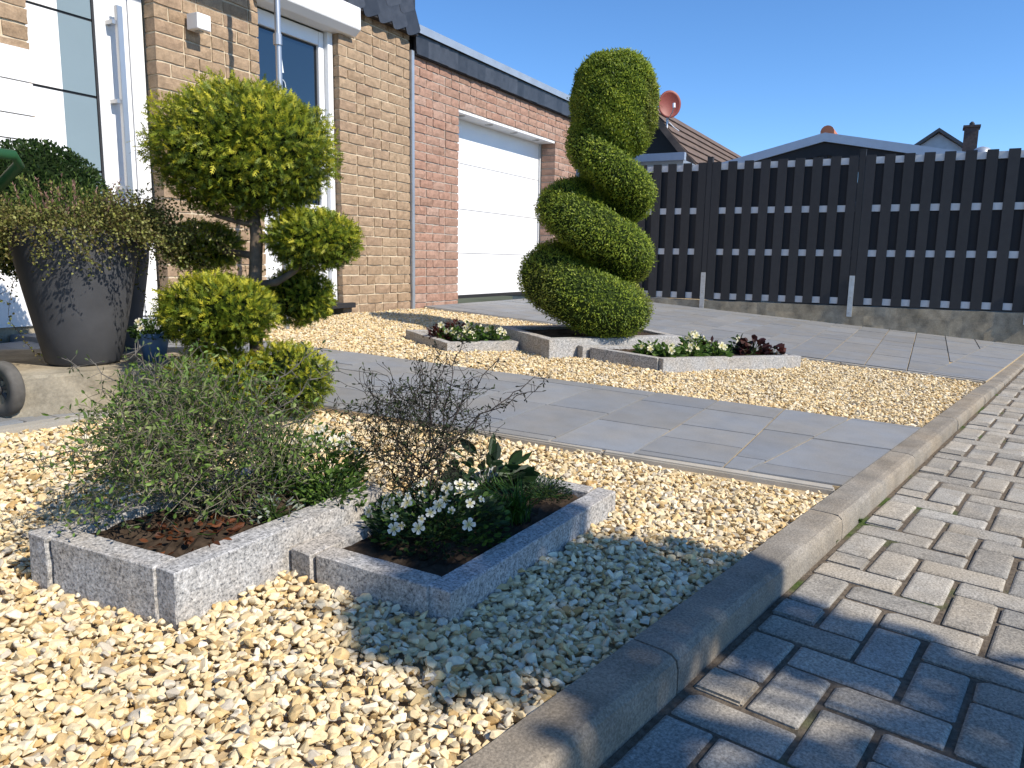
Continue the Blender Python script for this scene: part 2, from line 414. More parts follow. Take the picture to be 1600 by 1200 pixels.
# ---- slabs: rows run parallel to the facade
def lay_slabs(name, region, rows, splits, skew, last=None, seed=1):
    """region ccw convex polygon (u,v); rows list of Y lines; splits(k) -> list of u offsets on the skewed axis"""
    V, Fc = prism(region, lambda u, v: gz(u, v)-.12, lambda u, v: gz(u, v)-.0075); st = tag(mesh(name, V, Fc, 'sand_bed'), kind='structure')
    r = random.Random(seed); bands = []
    for k in range(len(rows)-1):
        a, b = fxy(-5, rows[k]), fxy(16, rows[k]); c, d = fxy(16, rows[k+1]), fxy(-5, rows[k+1]); bands.append([a, b, c, d])
    if last is not None:
        nb = []
        for q in bands:
            q2 = clip(q, (0, last), (1, 0))
            if len(q2) > 2: nb.append(q2)
        nb.append([(-5, .69), (16, .69), (16, last), (-5, last)]); bands = nb
    for k, band in enumerate(bands):
        s = splits(r)
        for a, b in zip(s[:-1], s[1:]):
            strip = [(a-skew*(-3-.69), -3), (b-skew*(-3-.69), -3), (b-skew*(9-.69), 9), (a-skew*(9-.69), 9)]
            p = clip_region(clip_region(band, strip), region)
            if len(p) < 3: continue
            p = clean(inset(p, .0040))
            if len(p) < 3 or abs(area(p)) < .002: continue
            dz = r.uniform(-.0012, .0012)
            V, Fc = prism(p, lambda u, v: gz(u, v)-.04, lambda u, v: gz(u, v)+dz); mesh('slab', V, Fc, 'slab', st, bevel=.0018)
    return st
ROWS = [-2.1+.3075*k for k in range(23)]
def sp_path(r):
    x = 1.9+r.choice((0, .2, .35)); out = [x]
    while x < 4.6: x += r.choice((.30, .45, .60, .60)); out.append(x)
    return out
vt = 5.0
path_region = [(near_u(.69)+.06, .692), (far_u(.69), .692), (far_u(vt), vt), (near_u(vt)+.06, vt-.42)]
lay_slabs('path', path_region, [.0, .31, .618, .945, 1.268, 1.563, 1.87]+[1.87+.308*k for k in range(1, 11)], sp_path, .378, 1.0, 3)
edge_v = lambda u: 2.83+.12*u-.02
lp = [(-2.4, edge_v(-2.4)+.06), (near_u(3.1)+.045, edge_v(1.85)+.06), (near_u(4.55)+.05, wall_v(1.4)-.02), (-2.4, wall_v(-2.4)-.02)]
def sp_wide(r):
    x = -3+r.uniform(0, .4); out = [x]
    while x < 12: x += r.choice((.45, .6, .6, .8)); out.append(x)
    return out
lay_slabs('entrance_paving', lp, ROWS+[ROWS[-1]+.31*k for k in range(1, 4)], sp_wide, .378, None, 5)
dr = [(drive_u(.69)+.06, .693), (10.9, .693), (10.9, wall_v(10.9)-.02), (drive_u(5.72)+.06, wall_v(5.5)-.02)]
lay_slabs('driveway', dr, [-1.5, -1.2, -.81, -.505, -.2, .105, .405, .71]+[.71+.305*k for k in range(1, 14)], sp_wide, .2, 1.06, 9)
# edging strips
def edging(pts, wd, label_side, rise, n, name):
    a, b = np.array(pts[0]), np.array(pts[1]); d = (b-a)/np.linalg.norm(b-a); nn = np.array([-d[1], d[0]])*wd; Ltot = np.linalg.norm(b-a)
    base = None
    for i in range(n):
        p, q = a+d*(Ltot*i/n+.002), a+d*(Ltot*(i+1)/n-.002)
        V, Fc = prism([tuple(p), tuple(q), tuple(q+nn), tuple(p+nn)], lambda u, v: gz(u, v)-.15, lambda u, v: gz(u, v)+rise)
        if base is None:
            root = bpy.data.objects.new(name, None); link(root, None, (a[0], a[1], gz(*a)-.15)); tag(root, kind='structure'); base = root
        mesh('edging_stone', V, Fc, 'edging', base, bevel=.006)
edging([(near_u(.70), .70), (near_u(3.05), 3.05)], -.055, 0, -.004, 3, 'path_edging')
edging([(-2.4, edge_v(-2.4)), (near_u(3.05)-.01, edge_v(near_u(3.05)))], .055, 0, -.002, 4, 'entrance_edging')
edging([(far_u(.70)+.004, .70), (far_u(4.9)+.004, 4.9)], -.035, 0, -.012, 5, 'far_path_edging')
edging([(drive_u(.70), .70), (drive_u(5.5), 5.5)], -.05, 0, -.006, 5, 'driveway_edging')
# ---- planters of granite blocks
def planter(quad, h, th, label, open_side=None, zsoil=-.02):
    """quad: front corner, right, back, left (ccw); blocks run around"""
    c = np.mean(np.array(quad), 0); top = [gz(*q)+h for q in quad]
    A = np.array([[q[0], q[1], 1] for q in quad]); pl = np.linalg.lstsq(A, np.array(top), rcond=None)[0]
    ft = lambda u, v: pl[0]*u+pl[1]*v+pl[2]
    t = empty('granite_planter', (c[0], c[1], gz(*c)-.12), label, 'planter')
    inner = inset(quad, th); Q = [np.array(q) for q in quad]; I = [np.array(q) for q in inner]
    # outer/inner corners in the same order
    I = [min(I, key=lambda p, q=q: np.linalg.norm(p-q)) for q in Q]
    for k in range(4):
        if k == open_side: continue
        a, b, ci, di = Q[k], Q[(k+1) % 4], I[(k+1) % 4], I[k]
        d = (b-a)/np.linalg.norm(b-a); g = .0015
        if k % 2 == 0: poly = [a, b, b+(ci-b)-d*np.dot(ci-b, d), a+(di-a)-d*np.dot(di-a, d)]    # long blocks run through
        else: poly = [a+d*(th+g), b-d*(th+g), ci+0*d, di+0*d]
        if k % 2: poly = [a+d*(np.dot(di-a, d)+g), b-d*(abs(np.dot(ci-b, d))+g), ci-d*g, di+d*g]
        V, Fc = prism([tuple(p) for p in poly], lambda u, v: gz(u, v)-.12, ft)
        # subdivide for rough-hewn faces
        ob = mesh('granite_block', V, Fc, 'granite', t)
        bm = bmesh.new(); bm.from_mesh(ob.data); bmesh.ops.subdivide_edges(bm, edges=[e for e in bm.edges if e.calc_length() > .2], cuts=7, use_grid_fill=True)
        bmesh.ops.bevel(bm, geom=[e for e in bm.edges if len(e.link_faces) == 2 and e.calc_face_angle(0) > 1.], offset=.0022, segments=1, affect='EDGES')
        for vv in bm.verts: vv.co += Vector((random.uniform(-1, 1), random.uniform(-1, 1), random.uniform(-.6, .6)))*.0012
        bmesh.ops.triangulate(bm, faces=[f for f in bm.faces if len(f.verts) > 4]); bm.to_mesh(ob.data); bm.free()
    # soil: lumpy sheet
    nn = 26; V, Fc = [], []; q = [np.array(p) for p in inset(quad, th*.6)]
    q = [min(q, key=lambda p, r_=r_: np.linalg.norm(p-r_)) for r_ in Q]
    for i in range(nn):
        for j in range(nn):
            s, r_ = i/(nn-1), j/(nn-1); p = (1-s)*(1-r_)*q[0]+s*(1-r_)*q[1]+s*r_*q[2]+(1-s)*r_*q[3]
            V.append((p[0], p[1], ft(*p)+zsoil+random.uniform(-.005, .006)))
    for i in range(nn-1):
        for j in range(nn-1): Fc.append((i*nn+j, (i+1)*nn+j, (i+1)*nn+j+1, i*nn+j+1))
    mesh('soil', V, Fc, 'soil', t)
    return t, ft
QA = [(.69, 1.36), (1.325, 1.475), (1.205, 1.86), (.572, 1.735)]
QB = [(1.09, 1.01), (1.94, 1.12), (1.83, 1.52), (.985, 1.405)]
QC = [(4.13, 2.94), (5.45, 2.62), (5.67, 3.25), (4.35, 3.57)]
QD = [(3.66, 3.43), (4.215, 3.265), (4.39, 3.84), (3.84, 4.01)]
QE = [(4.43, 2.25), (5.69, 1.775), (5.63, 2.40), (4.37, 2.872)]
tA, ftA = planter(QA, .095, .058, 'taller near granite planter holding the grey-green wiry shrub')
tB, ftB = planter(QB, .05, .06, 'low near granite planter half in shade with white flowers spilling over')
tC, ftC = planter(QC, .115, .085, 'tall granite planter at the foot of the spiral topiary')
tD, ftD = planter(QD, .05, .06, 'low granite planter left of the spiral topiary with flowers and dark red leaves')
tE, ftE = planter(QE, .075, .06, 'low granite planter right of the spiral topiary with primroses')
# ---- gravel
def stone_templates(n, npts, bev, seed):
    r = random.Random(seed); out = []
    for k in range(n):
        bm = bmesh.new(); ax = (1, r.uniform(.6, .9), r.uniform(.42, .72))
        for i in range(npts):
            v = Vector((r.gauss(0, 1), r.gauss(0, 1), r.gauss(0, 1))).normalized()
            m = max(abs(v.x), abs(v.y), abs(v.z)); v = v*(.55+.45/m*.8)*r.uniform(.82, 1.)
            bm.verts.new((v.x*ax[0]*.5, v.y*ax[1]*.5, v.z*ax[2]*.5))
        res = bmesh.ops.convex_hull(bm, input=bm.verts[:]); bmesh.ops.delete(bm, geom=[g for g in res['geom_interior'] if isinstance(g, bmesh.types.BMVert)], context='VERTS')
        if bev:
            bmesh.ops.dissolve_limit(bm, angle_limit=.25, verts=bm.verts[:], edges=bm.edges[:])
            bmesh.ops.bevel(bm, geom=bm.edges[:], offset=.05, segments=1, affect='EDGES', clamp_overlap=True)
        bmesh.ops.triangulate(bm, faces=bm.faces[:]); bmesh.ops.recalc_face_normals(bm, faces=bm.faces[:])
        bm.verts.index_update(); bm.verts.ensure_lookup_table()
        out.append((np.array([v.co[:] for v in bm.verts]), np.array([[v.index for v in f.verts] for f in bm.faces]))); bm.free()
    return out
def rotmats(n, tilt):
    a = rng.uniform(0, 2*np.pi, n); b = rng.normal(0, tilt, n); c = rng.normal(0, tilt, n)
    ca, sa, cb, sb, cc, sc = np.cos(a), np.sin(a), np.cos(b), np.sin(b), np.cos(c), np.sin(c); o_, z_ = np.ones(n), np.zeros(n)
    Rz = np.stack([ca, -sa, z_, sa, ca, z_, z_, z_, o_], 1).reshape(n, 3, 3); Rx = np.stack([o_, z_, z_, z_, cb, -sb, z_, sb, cb], 1).reshape(n, 3, 3)
    Ry = np.stack([cc, z_, sc, z_, o_, z_, -sc, z_, cc], 1).reshape(n, 3, 3); return Rz @ Rx @ Ry
PAL = np.array([[.66, .53, .33], [.72, .61, .42], [.58, .43, .23], [.70, .62, .48], [.52, .47, .40], [.62, .47, .25], [.76, .69, .56], [.46, .31, .14], [.67, .56, .37]])
PW_ = np.array([.2, .2, .1, .15, .08, .1, .1, .03, .14]); PW_ = PW_/PW_.sum()
def gravel(name, region, dens, smean, tmpl, label, holes, layers=2, smooth=False, fine=None):
    R_ = np.array(region); lo, hi = R_.min(0), R_.max(0); A = (hi[0]-lo[0])*(hi[1]-lo[1])
    allV, allT, allC = [], [], []; base = 0
    for lay in range(layers):
        pitch = 1/math.sqrt(dens); nx, ny = int((hi[0]-lo[0])/pitch), int((hi[1]-lo[1])/pitch)
        gx, gy = np.meshgrid(np.arange(nx), np.arange(ny)); P = np.stack([gx.ravel(), gy.ravel()], 1).astype(float)
        P[:, 0] += .5*(P[:, 1] % 2); P = lo+(P+rng.uniform(-.42, .42, P.shape)+.37*lay)*pitch
        keep = inside(P, region)
        for hq in holes: keep &= ~inside(P, hq)
        P = P[keep]; n = len(P)
        s = np.clip(rng.lognormal(math.log(smean), .27, n), smean*.5, smean*1.75)
        if lay: k2 = rng.random(n) < .6; P, s = P[k2], s[k2]; n = len(P)
        Z = .045-.0118*P[:, 0]+.069*P[:, 1]-.020+(.0 if lay == 0 else .008)+rng.uniform(-.004, .005, n)+.004*np.sin(P[:, 0]*9+1.3*np.sin(P[:, 1]*7))
        Rm = rotmats(n, .32); which = rng.integers(0, min(len(tmpl), len(fine) if fine else 999), n)
        col = PAL[rng.choice(len(PAL), n, p=PW_)]*rng.uniform(.80, 1.08, (n, 1))*np.array([1., .965, .87])
        near = (np.hypot(P[:, 0], P[:, 1]) < 2.15) & (P[:, 0] > .2) if fine else np.zeros(n, bool)
        sets = [(tmpl, ~near)]+([(fine, near)] if fine else [])
        for k, (tv, tf), msk in [(k, tt, mk) for tl, mk in sets for k, tt in enumerate(tl)]:
            idx = np.where((which == k) & msk)[0]
            if not len(idx): continue
            W = np.einsum('nij,vj->nvi', Rm[idx], tv)*s[idx][:, None, None]
            W[:, :, 0] += P[idx, 0][:, None]; W[:, :, 1] += P[idx, 1][:, None]; W[:, :, 2] += Z[idx][:, None]
            nv = len(tv); T = tf[None]+(np.arange(len(idx))*nv)[:, None, None]+base
            allV.append(W.reshape(-1, 3)); allT.append(T.reshape(-1, 3)); allC.append(np.repeat(col[idx], nv, 0)); base += nv*len(idx)
    Vn, Tn, Cn = np.concatenate(allV), np.concatenate(allT), np.clip(np.concatenate(allC), 0, .9)
    o = tris(name, Vn, Tn, Cn, 'stone', smooth=smooth); tag(o, label, 'gravel', kind='stuff'); print(name, len(Tn)); return o
T_near = stone_templates(26, 13, True, 3); T_mid = stone_templates(24, 12, False, 6); T_far = stone_templates(20, 9, False, 4)
print('stone tris', np.mean([len(t[1]) for t in T_near]), np.mean([len(t[1]) for t in T_mid]))
QAx, QBx = inset(QA, -.012) if False else QA, QB
near_reg = [(-.6, .70), (near_u(.70)-.058, .70), (near_u(3.0)-.058, 3.0), (-.6, edge_v(-.6)-.01)]
gravel('gravel', near_reg, 4200, .0262, T_mid, 'loose cream and ochre stone chippings around the two near planters', [QA, QB], fine=T_near)
back_reg = [(far_u(.70)+.04, .70), (drive_u(.70)-.052, .70), (drive_u(5.4)-.052, 5.48), (far_u(4.95)+.04, 5.0)]
gravel('gravel', back_reg, 3700, .0255, T_far, 'loose cream stone chippings between the grey path and the driveway', [QC, QD, QE])

# ================================================================== HOUSE
COURSE = .0875
def brick_mesh(L_, H, D, k, mat):
    """rough brick: front face uneven; origin at the front centre, front toward -Y of the facade frame"""
    r = random.Random(k); nx, nz = (5 if L_ > .15 else 3), 3; V, Fc = [], []
    for j in range(nz):
        for i in range(nx):
            ex = i in (0, nx-1); ez = j in (0, nz-1)
            x = (i/(nx-1)-.5)*L_+r.uniform(-.002, .002); z = (j/(nz-1)-.5)*H+r.uniform(-.0025, .0025)
            y = .004 if (ex or ez) else 0; y += r.uniform(-.003, .002); V.append((x, y, z))
    nf = len(V); ring = [i for i in range(nx)]+[j*nx+nx-1 for j in range(1, nz)]+[(nz-1)*nx+i for i in range(nx-2, -1, -1)]+[j*nx for j in range(nz-2, 0, -1)]
    for j in range(nz-1):
        for i in range(nx-1): Fc.append((j*nx+i, j*nx+i+1, (j+1)*nx+i+1, (j+1)*nx+i))
    b0 = len(V)
    for q in ring: V.append((V[q][0], D, V[q][2]))
    m = len(ring)
    for i in range(m): Fc.append((ring[i], b0+i, b0+(i+1) % m, ring[(i+1) % m]))
    me = bpy.data.meshes.new('brick'); me.from_pydata(V, [], Fc); setmat(me, mat); me.update(); return me, V, Fc
FACROT = math.radians(9.7)
BM_ = {}
def lay_bricks(wall, mat, rects, zlo, courses, seed, limit, hide=None, dep=.10):
    """rects: list of (X0,X1,z0,z1) areas to fill; returns the number laid as objects, the rest joined"""
    r = random.Random(seed); items = []
    for c in range(courses):
        z0 = zlo+c*COURSE; zc = z0+COURSE/2
        for (X0, X1, a, b) in rects:
            if zc < a or zc > b: continue
            x = X0; seq = r.choice(((1, 0, 0, 1, 0), (0, 0, 1, 0), (1, 0, 1, 0, 0), (0, 1, 0, 0)))if c % 2 else r.choice(((0, 0, 0, 1), (0, 1, 0, 0, 0), (0, 0, 1, 0)))
            k = 0
            while x < X1-.02:
                w_ = .1135 if seq[k % len(seq)] else .2265
                if X1-(x+w_) < .05: w_ = X1-x
                if X1-x < w_: w_ = X1-x
                items.append((x, x+w_, zc)); x += w_; k += 1
    rest = []; n = 0
    items.sort(key=lambda t: (hide is not None and hide(t), t[0]))
    for a, b, zc in items:
        Lq = round((b-a-.011)*200)/200; key = (mat, Lq, r.randrange(5))
        if key not in BM_: BM_[key] = brick_mesh(Lq, COURSE-.0125, dep, hash(key) % 9999 if False else r.randrange(99999), mat)
        me, V, Fc = BM_[key]; xc = (a+b)/2; yo = r.uniform(-.003, .003)
        if n < limit and not (hide and hide((a, b, zc))):
            ob = bpy.data.objects.new('brick', me); link(ob, wall, F(xc, YF+yo, zc)); ob.rotation_euler = (0, 0, FACROT); n += 1
        else: rest.append(([F(xc+p[0], YF+yo+p[1], zc+p[2]) for p in V], Fc))
    if rest:
        V, Fc = join(rest); tag(mesh('brick_remainder', V, Fc, mat, wall), kind='stuff')
    return n
GZH = -.52                                             # foot of the house walls (camera-relative)
house = empty('house', F(4.4, YF+.2, GZH), 'sand-coloured brick house with white front door and slate-clad upper edge', 'house')
WT = 2.12
segs = [(-1.0, 2.655), (3.455, 4.343), (5.215, 6.222)]
backing = [fbox(a+.014, b-.014, YF+.011, YF+.30, GZH-.2, WT) for a, b in segs]
hw = mesh('wall', *join(backing), 'mortar_sand', house)
nb = lay_bricks(hw, 'brick_sand', [(1.6, 2.655, -.5, WT), (3.455, 4.343, -.5, WT), (5.215, 6.222, -.5, WT)], -.5, 30, 5, 300,
                hide=lambda t: t[0] < 2.4 or (t[0] < 2.7 and t[2] < .6))
mesh('plinth', *fbox(-1., 2.64, YF-.012, YF+.2, GZH-.2, -.42), 'old_concrete', house)
# room behind the openings and the rest of the body of the house
mesh('rear_wall', *join([fbox(-1, 6.2, YF+.9, YF+1.0, GZH, 4.2), fbox(-1.0, 6.2, YF+.32, YF+.9, WT, WT+.06)]), 'pale_plaster', house)
# slate cladding of the upper storey
clad = mesh('cladding', *fbox(-1, 6.262, YF-.035, YF+.9, WT+.012, 4.2), 'slate', house)
def slate(parent, X, z, w_, h_, rot, proud, rnd):
    n = 7; pts = [(-w_/2, h_)]+[(-w_/2, .10*h_)]
    for i in range(n):
        q = math.pi+math.pi/2*i/(n-1)*1.; pts.append((-w_/2+.35*w_*(1+math.cos(q)), .35*h_*(1+math.sin(q))*.3+0))
    pts += [(w_/2*.8, 0), (w_/2, .06*h_), (w_/2, h_)]
    V = []
    for dy0, dy1 in ((-.006, -.001), (0, .004)):
        for x, zz in pts:
            xr = x*math.cos(rot)-(zz-h_/2)*math.sin(rot); zr = x*math.sin(rot)+(zz-h_/2)*math.cos(rot)
            V.append(F(X+xr, YF-.035-proud+dy0+.010*(zz/h_)+random.uniform(-.001, .001), z+h_/2+zr))
    m = len(pts); Fc = [tuple(range(m)), tuple(range(m, 2*m))[::-1]]+[(i, m+i, m+(i+1) % m, (i+1) % m) for i in range(m)]
    mesh('slate', V, Fc, 'slate', parent)
for row in range(4):
    for i in range(8):
        slate(clad, 6.13-.20*i-.09*(row % 2), WT-.05+.17*row, .225, .27, .42, .042-.0015*i-.004*row, i)
mesh('slate_course', *join([fbox(4.4, 6.262, YF-.07, YF-.007, WT-.035, WT+.01)]), 'black_wood', clad)
# zinc corner profile
mesh('corner_profile', *fbox(6.224, 6.268, YF-.022, YF+.05, GZH, 1.96), 'zinc', house, bevel=.004)
# front door
DY = YF+.13
door = mesh('door', *fbox(2.66, 3.12, DY, DY+.06, -.39, 1.9), 'black_rubber', house)
zs_ = [-.385, .06, .51, .96, 1.41, 1.86]
for a, b in zip(zs_[:-1], zs_[1:]):
    mesh('door_panel', *fbox(2.665, 2.895, DY-.012, DY-.001, a+.008, b-.008), 'white_paint', door)
    mesh('glass_panel', *fbox(2.897, 3.105, DY-.010, DY-.001, a+.008, b-.008), 'door_glass', door)
mesh('gasket', *fbox(3.108, 3.122, DY-.014, DY+.05, -.39, 1.9), 'black_rubber', door)
fr = mesh('door_frame', *join([fbox(3.124, 3.345, DY-.02, DY+.07, -.41, 2.1), fbox(3.349, 3.448, DY-.028, DY+.07, -.41, 2.1), fbox(2.66, 3.12, DY-.02, DY+.07, 1.905, 2.1)]), 'white_paint', house, bevel=.004)
mesh('threshold', *fbox(2.62, 3.45, YF-.02, DY-.03, -.47, -.415), 'zinc', house)
hd = mesh('pull_handle', *fbox(3.215, 3.255, DY-.105, DY-.075, -.25, 1.52), 'steel', house, bevel=.003)
for z in (-.1, .42, .95, 1.42): mesh('standoff', *fbox(3.19, 3.225, DY-.09, DY-.02, z-.012, z+.012), 'steel', hd)
mesh('step', *fbox(2.4, 3.6, YF-.30, YF-.015, -.62, -.458), 'slab', house, bevel=.004)
# tall window with shutter box
WY = YF+.10
win = mesh('window', *join([fbox(4.35, 4.42, WY, WY+.07, -.37, 1.85), fbox(5.085, 5.148, WY, WY+.07, -.37, 1.85), fbox(4.42, 5.085, WY, WY+.07, 1.74, 1.85), fbox(4.42, 5.085, WY, WY+.07, -.37, -.29), fbox(4.42, 5.085, WY+.002, WY+.068, .36, .44)]), 'white_pvc', house, bevel=.004)
mesh('shutter_rail', *fbox(5.153, 5.212, WY-.04, WY+.05, -.37, 1.9), 'white_pvc', win, bevel=.003)
mesh('pane', *fbox(4.421, 5.084, WY+.03, WY+.045, .441, 1.739), 'window_glass', win)
mesh('lower_panel', *fbox(4.421, 5.084, WY+.02, WY+.05, -.289, .359), 'white_pvc', win)
mesh('gasket', *join([fbox(5.073, 5.083, WY+.024, WY+.029, .445, 1.735), fbox(4.425, 5.072, WY+.024, WY+.029, 1.726, 1.735)]), 'black_rubber', win)
mesh('window_sill', *fbox(4.33, 5.33, YF-.05, WY+.05, -.435, -.39), 'black_rubber', house, bevel=.003)
sb = [F(4.30+dx, y, z) for dx in (0, 1.085) for y, z in ((YF+.1, 1.86), (YF-.045, 1.86), (YF-.105, 1.91), (YF-.105, 2.085), (YF+.1, 2.085))]
mesh('shutter_box', sb, [(0, 1, 2, 3, 4), (9, 8, 7, 6, 5)]+[(i, (i+1) % 5, 5+(i+1) % 5, 5+i) for i in range(5)], 'white_paint', house, bevel=.004)
# window ornament
p0 = np.array(F(4.665, WY+.022, 0)); ring = []
orn = empty('window_ornament', F(4.67, WY+.018, 1.27), 'small white wreath and bell ornament hanging behind the tall window', 'ornament')
V, Fc = tube([F(4.67+.052*math.cos(q)+random.uniform(-.004, .004), WY+.021, 1.335+.058*math.sin(q)+random.uniform(-.004, .004)) for q in np.linspace(0, 2*math.pi, 33)], .0035, 5); mesh('wreath', V, Fc, 'frost', orn)
V, Fc = tube([F(4.67, WY+.021, 1.40), F(4.67, WY+.021, 1.62)], .0012, 4); mesh('string', V, Fc, 'frost', orn)
V, Fc = join([tube([F(4.655, WY+.021, 1.56), F(4.65, WY+.021, 1.45)], [.003, .012], 8), tube([F(4.683, WY+.021, 1.55), F(4.688, WY+.021, 1.44)], [.003, .012], 8)]); mesh('bell', V, Fc, 'frost', orn)
# wall lamp
wl = empty('wall_lamp', F(3.77, YF-.05, 1.5), 'small white cube lamp on the brick pier beside the front door', 'lamp')
mesh('housing', *fbox(3.69, 3.80, YF-.125, YF-.02, 1.49, 1.59), 'white_paint', wl, bevel=.003); mesh('mount', *fbox(3.72, 3.77, YF-.021, YF-.004, 1.50, 1.58), 'white_paint', wl)
mesh('lens', *fbox(3.725, 3.765, YF-.09, YF-.05, 1.482, 1.4895), 'lamp_lens', wl)
# letterbox unit at the left edge
lb = empty('letterbox', F(2.4, YF-.05, -.42), 'white panelled letterbox unit on the brick beside the front door', 'letterbox')
for a, b in ((-.42, .20), (.20, .62), (.62, .755), (.755, .935), (.935, 1.115)): mesh('panel', *fbox(1.95, 2.632, YF-.030, YF-.005, a+.004, b-.003), 'white_paint', lb)
# canopy on a steel post: shades the top of the door
cp = empty('door_canopy', F(4.03, YF-.52, GZH), 'stainless steel canopy post standing in front of the tall window', 'canopy')
V, Fc = tube([F(4.035, YF-.5, GZH), F(4.035, YF-.5, 2.55)], .021, 14); mesh('post', V, Fc, 'steel', cp, smooth=False)
mesh('roof_panel', *fbox(2.0, 4.2, YF-.95, YF-.04, 2.55, 2.575), 'frost', cp)
V, Fc = tube([F(4.03, YF-.5, 1.42), F(4.03, YF-.5, 1.49)], .03, 12); mesh('collar', V, Fc, 'steel', cp)
V, Fc = tube([F(3.0, YF-.05, 2.0), F(4.03, YF-.5, 1.45)], .003, 5); 
# ---- garage
GW = 1.93
garage = empty('garage', F(8.3, YF+.2, GZH), 'red brick garage with white sectional door and slate roof edge', 'garage')
gb = [fbox(6.275, 7.082, YF+.011, YF+.28, GZH-.2, GW), fbox(9.48, 10.15, YF+.011, YF+.28, GZH-.2, GW), fbox(7.096, 9.466, YF+.011, YF+.2, 1.578, GW), fbox(10.05, 10.15, YF+.28, YF+5, GZH, GW), fbox(6.28, 10.1, YF+5, YF+5.1, GZH, GW)]
gw = mesh('wall', *join(gb), 'mortar_grey', garage)
lay_bricks(gw, 'brick_red', [(6.272, 7.10, -.6, GW), (9.462, 10.16, -.6, GW), (7.10, 9.462, 1.575, GW)], 1.578-25*COURSE, 29, 11, 300, dep=.20)
gd = mesh('garage_door', *fbox(7.10, 9.46, YF+.26, YF+.30, -.425, 1.62), 'white_paint', garage)
for a, b in ((-.405, .078), (.078, .571), (.571, 1.075), (1.075, 1.6)): mesh('door_panel', *fbox(7.10, 9.435, YF+.235, YF+.258, a+.003, b-.003), 'white_paint', gd, bevel=.002)
mesh('bottom_seal', *fbox(7.10, 9.435, YF+.23, YF+.262, -.44, -.406), 'black_rubber', gd)
mesh('side_rail', *fbox(9.44, 9.462, YF+.215, YF+.27, -.44, 1.6), 'aluminium', gd)
so = mesh('soffit', *fbox(7.102, 9.458, YF+.012, YF+.232, 1.548, 1.574), 'white_paint', garage)
for X in (7.3, 7.9, 8.5, 9.1):
    c = np.array(F(X, YF+.11, 1.5475)); V, Fc = lathe(c, [(.045, -.006), (.05, 0)], 16); dl = mesh('downlight', V, Fc, 'steel', so); V, Fc = lathe(c, [(.032, -.009), (.032, -.0062)], 16); mesh('lens', V, Fc, 'lamp_lens', dl)
rf = mesh('roof', *fbox(6.272, 10.2, YF-.05, YF+5.1, 2.115, 2.15), 'slate', garage)
mesh('fascia_board', *fbox(6.275, 10.2, YF-.036, YF-.007, 1.925, 2.112), 'black_wood', rf)
mesh('roof_deck', *fbox(6.28, 10.14, YF+.03, YF+5.05, 1.932, 2.112), 'black_wood', rf)
mesh('zinc_cap', *fbox(6.268, 10.22, YF-.075, YF+.12, 2.153, 2.19), 'zinc', rf)
mesh('zinc_front', *fbox(6.268, 10.22, YF-.079, YF-.072, 2.118, 2.192), 'zinc', rf)
x = 6.27
while x < 10.15:
    w_ = random.uniform(.15, .21); zb = 1.935+random.uniform(-.004, .004); pr = random.uniform(.0, .006)
    pts = [(x+.012, zb), (x+w_+.018, zb), (x+w_+.018, 2.116), (x-.012, 2.116), (x-.0, zb+.03)]
    V = [F(a, YF-.044-pr-(.008 if k in (1, 2) else .0), b) for k, (a, b) in enumerate(pts)]+[F(a, YF-.037-pr*.2, b) for a, b in pts]
    mesh('slate', V, [(0, 1, 2, 3, 4), (9, 8, 7, 6, 5)]+[(i, (i+1) % 5, 5+(i+1) % 5, 5+i) for i in range(5)], 'slate', rf); x += w_
# ---- fence on its concrete foot
XF = 10.505
fc = empty('fence', F(XF, 1.0, -.6), 'dark anthracite slatted fence with pale metal rails along the driveway', 'fence')
def fence_gz(Y): q = FM @ np.array([XF, Y, 0]); return gz(q[0], q[1])-CAMZ
mesh_w = [F(XF+dx, y, z) for dx in (-.04, .16) for y, z in ((4.6, -.85), (-2.6, -1.2), (-2.6, -.49), (4.6, -.49))]
bw = mesh('concrete_base_wall', mesh_w, [(0, 1, 2, 3), (7, 6, 5, 4), (0, 4, 5, 1), (1, 5, 6, 2), (2, 6, 7, 3), (3, 7, 4, 0)], 'old_concrete'); tag(bw, 'low weathered concrete base wall under the dark fence', 'wall')
bm = bmesh.new(); bm.from_mesh(bw.data); bmesh.ops.subdivide_edges(bm, edges=[e for e in bm.edges if e.calc_length() > 1], cuts=60)
bmesh.ops.subdivide_edges(bm, edges=[e for e in bm.edges if e.calc_length() > .25], cuts=4)
for v in bm.verts: v.co += Vector((random.uniform(-1, 1), random.uniform(-1, 1), random.uniform(-.8, .8)))*.006
bm.to_mesh(bw.data); bm.free()
posts = [4.605, 2.74, .875, -.99, -2.55]
for yp in posts:
    po = mesh('post', *fbox(XF-.035, XF+.035, yp-.035, yp+.035, -.46, 1.405), 'fence_board', fc, bevel=.003)
    mesh('post_cap', *fbox(XF-.036, XF+.036, yp-.036, yp+.036, 1.406, 1.416), 'fence_board', po)
    br = mesh('bracket', *fbox(XF-.062, XF-.040, yp-.03, yp+.03, -.62, -.11), 'galvanised', po, bevel=.002)
    for z in (-.16, -.38, -.57):
        V, Fc = tube([F(XF-.063, yp, z), F(XF-.072, yp, z)], .011, 6); mesh('bolt', V, Fc, 'steel', br)
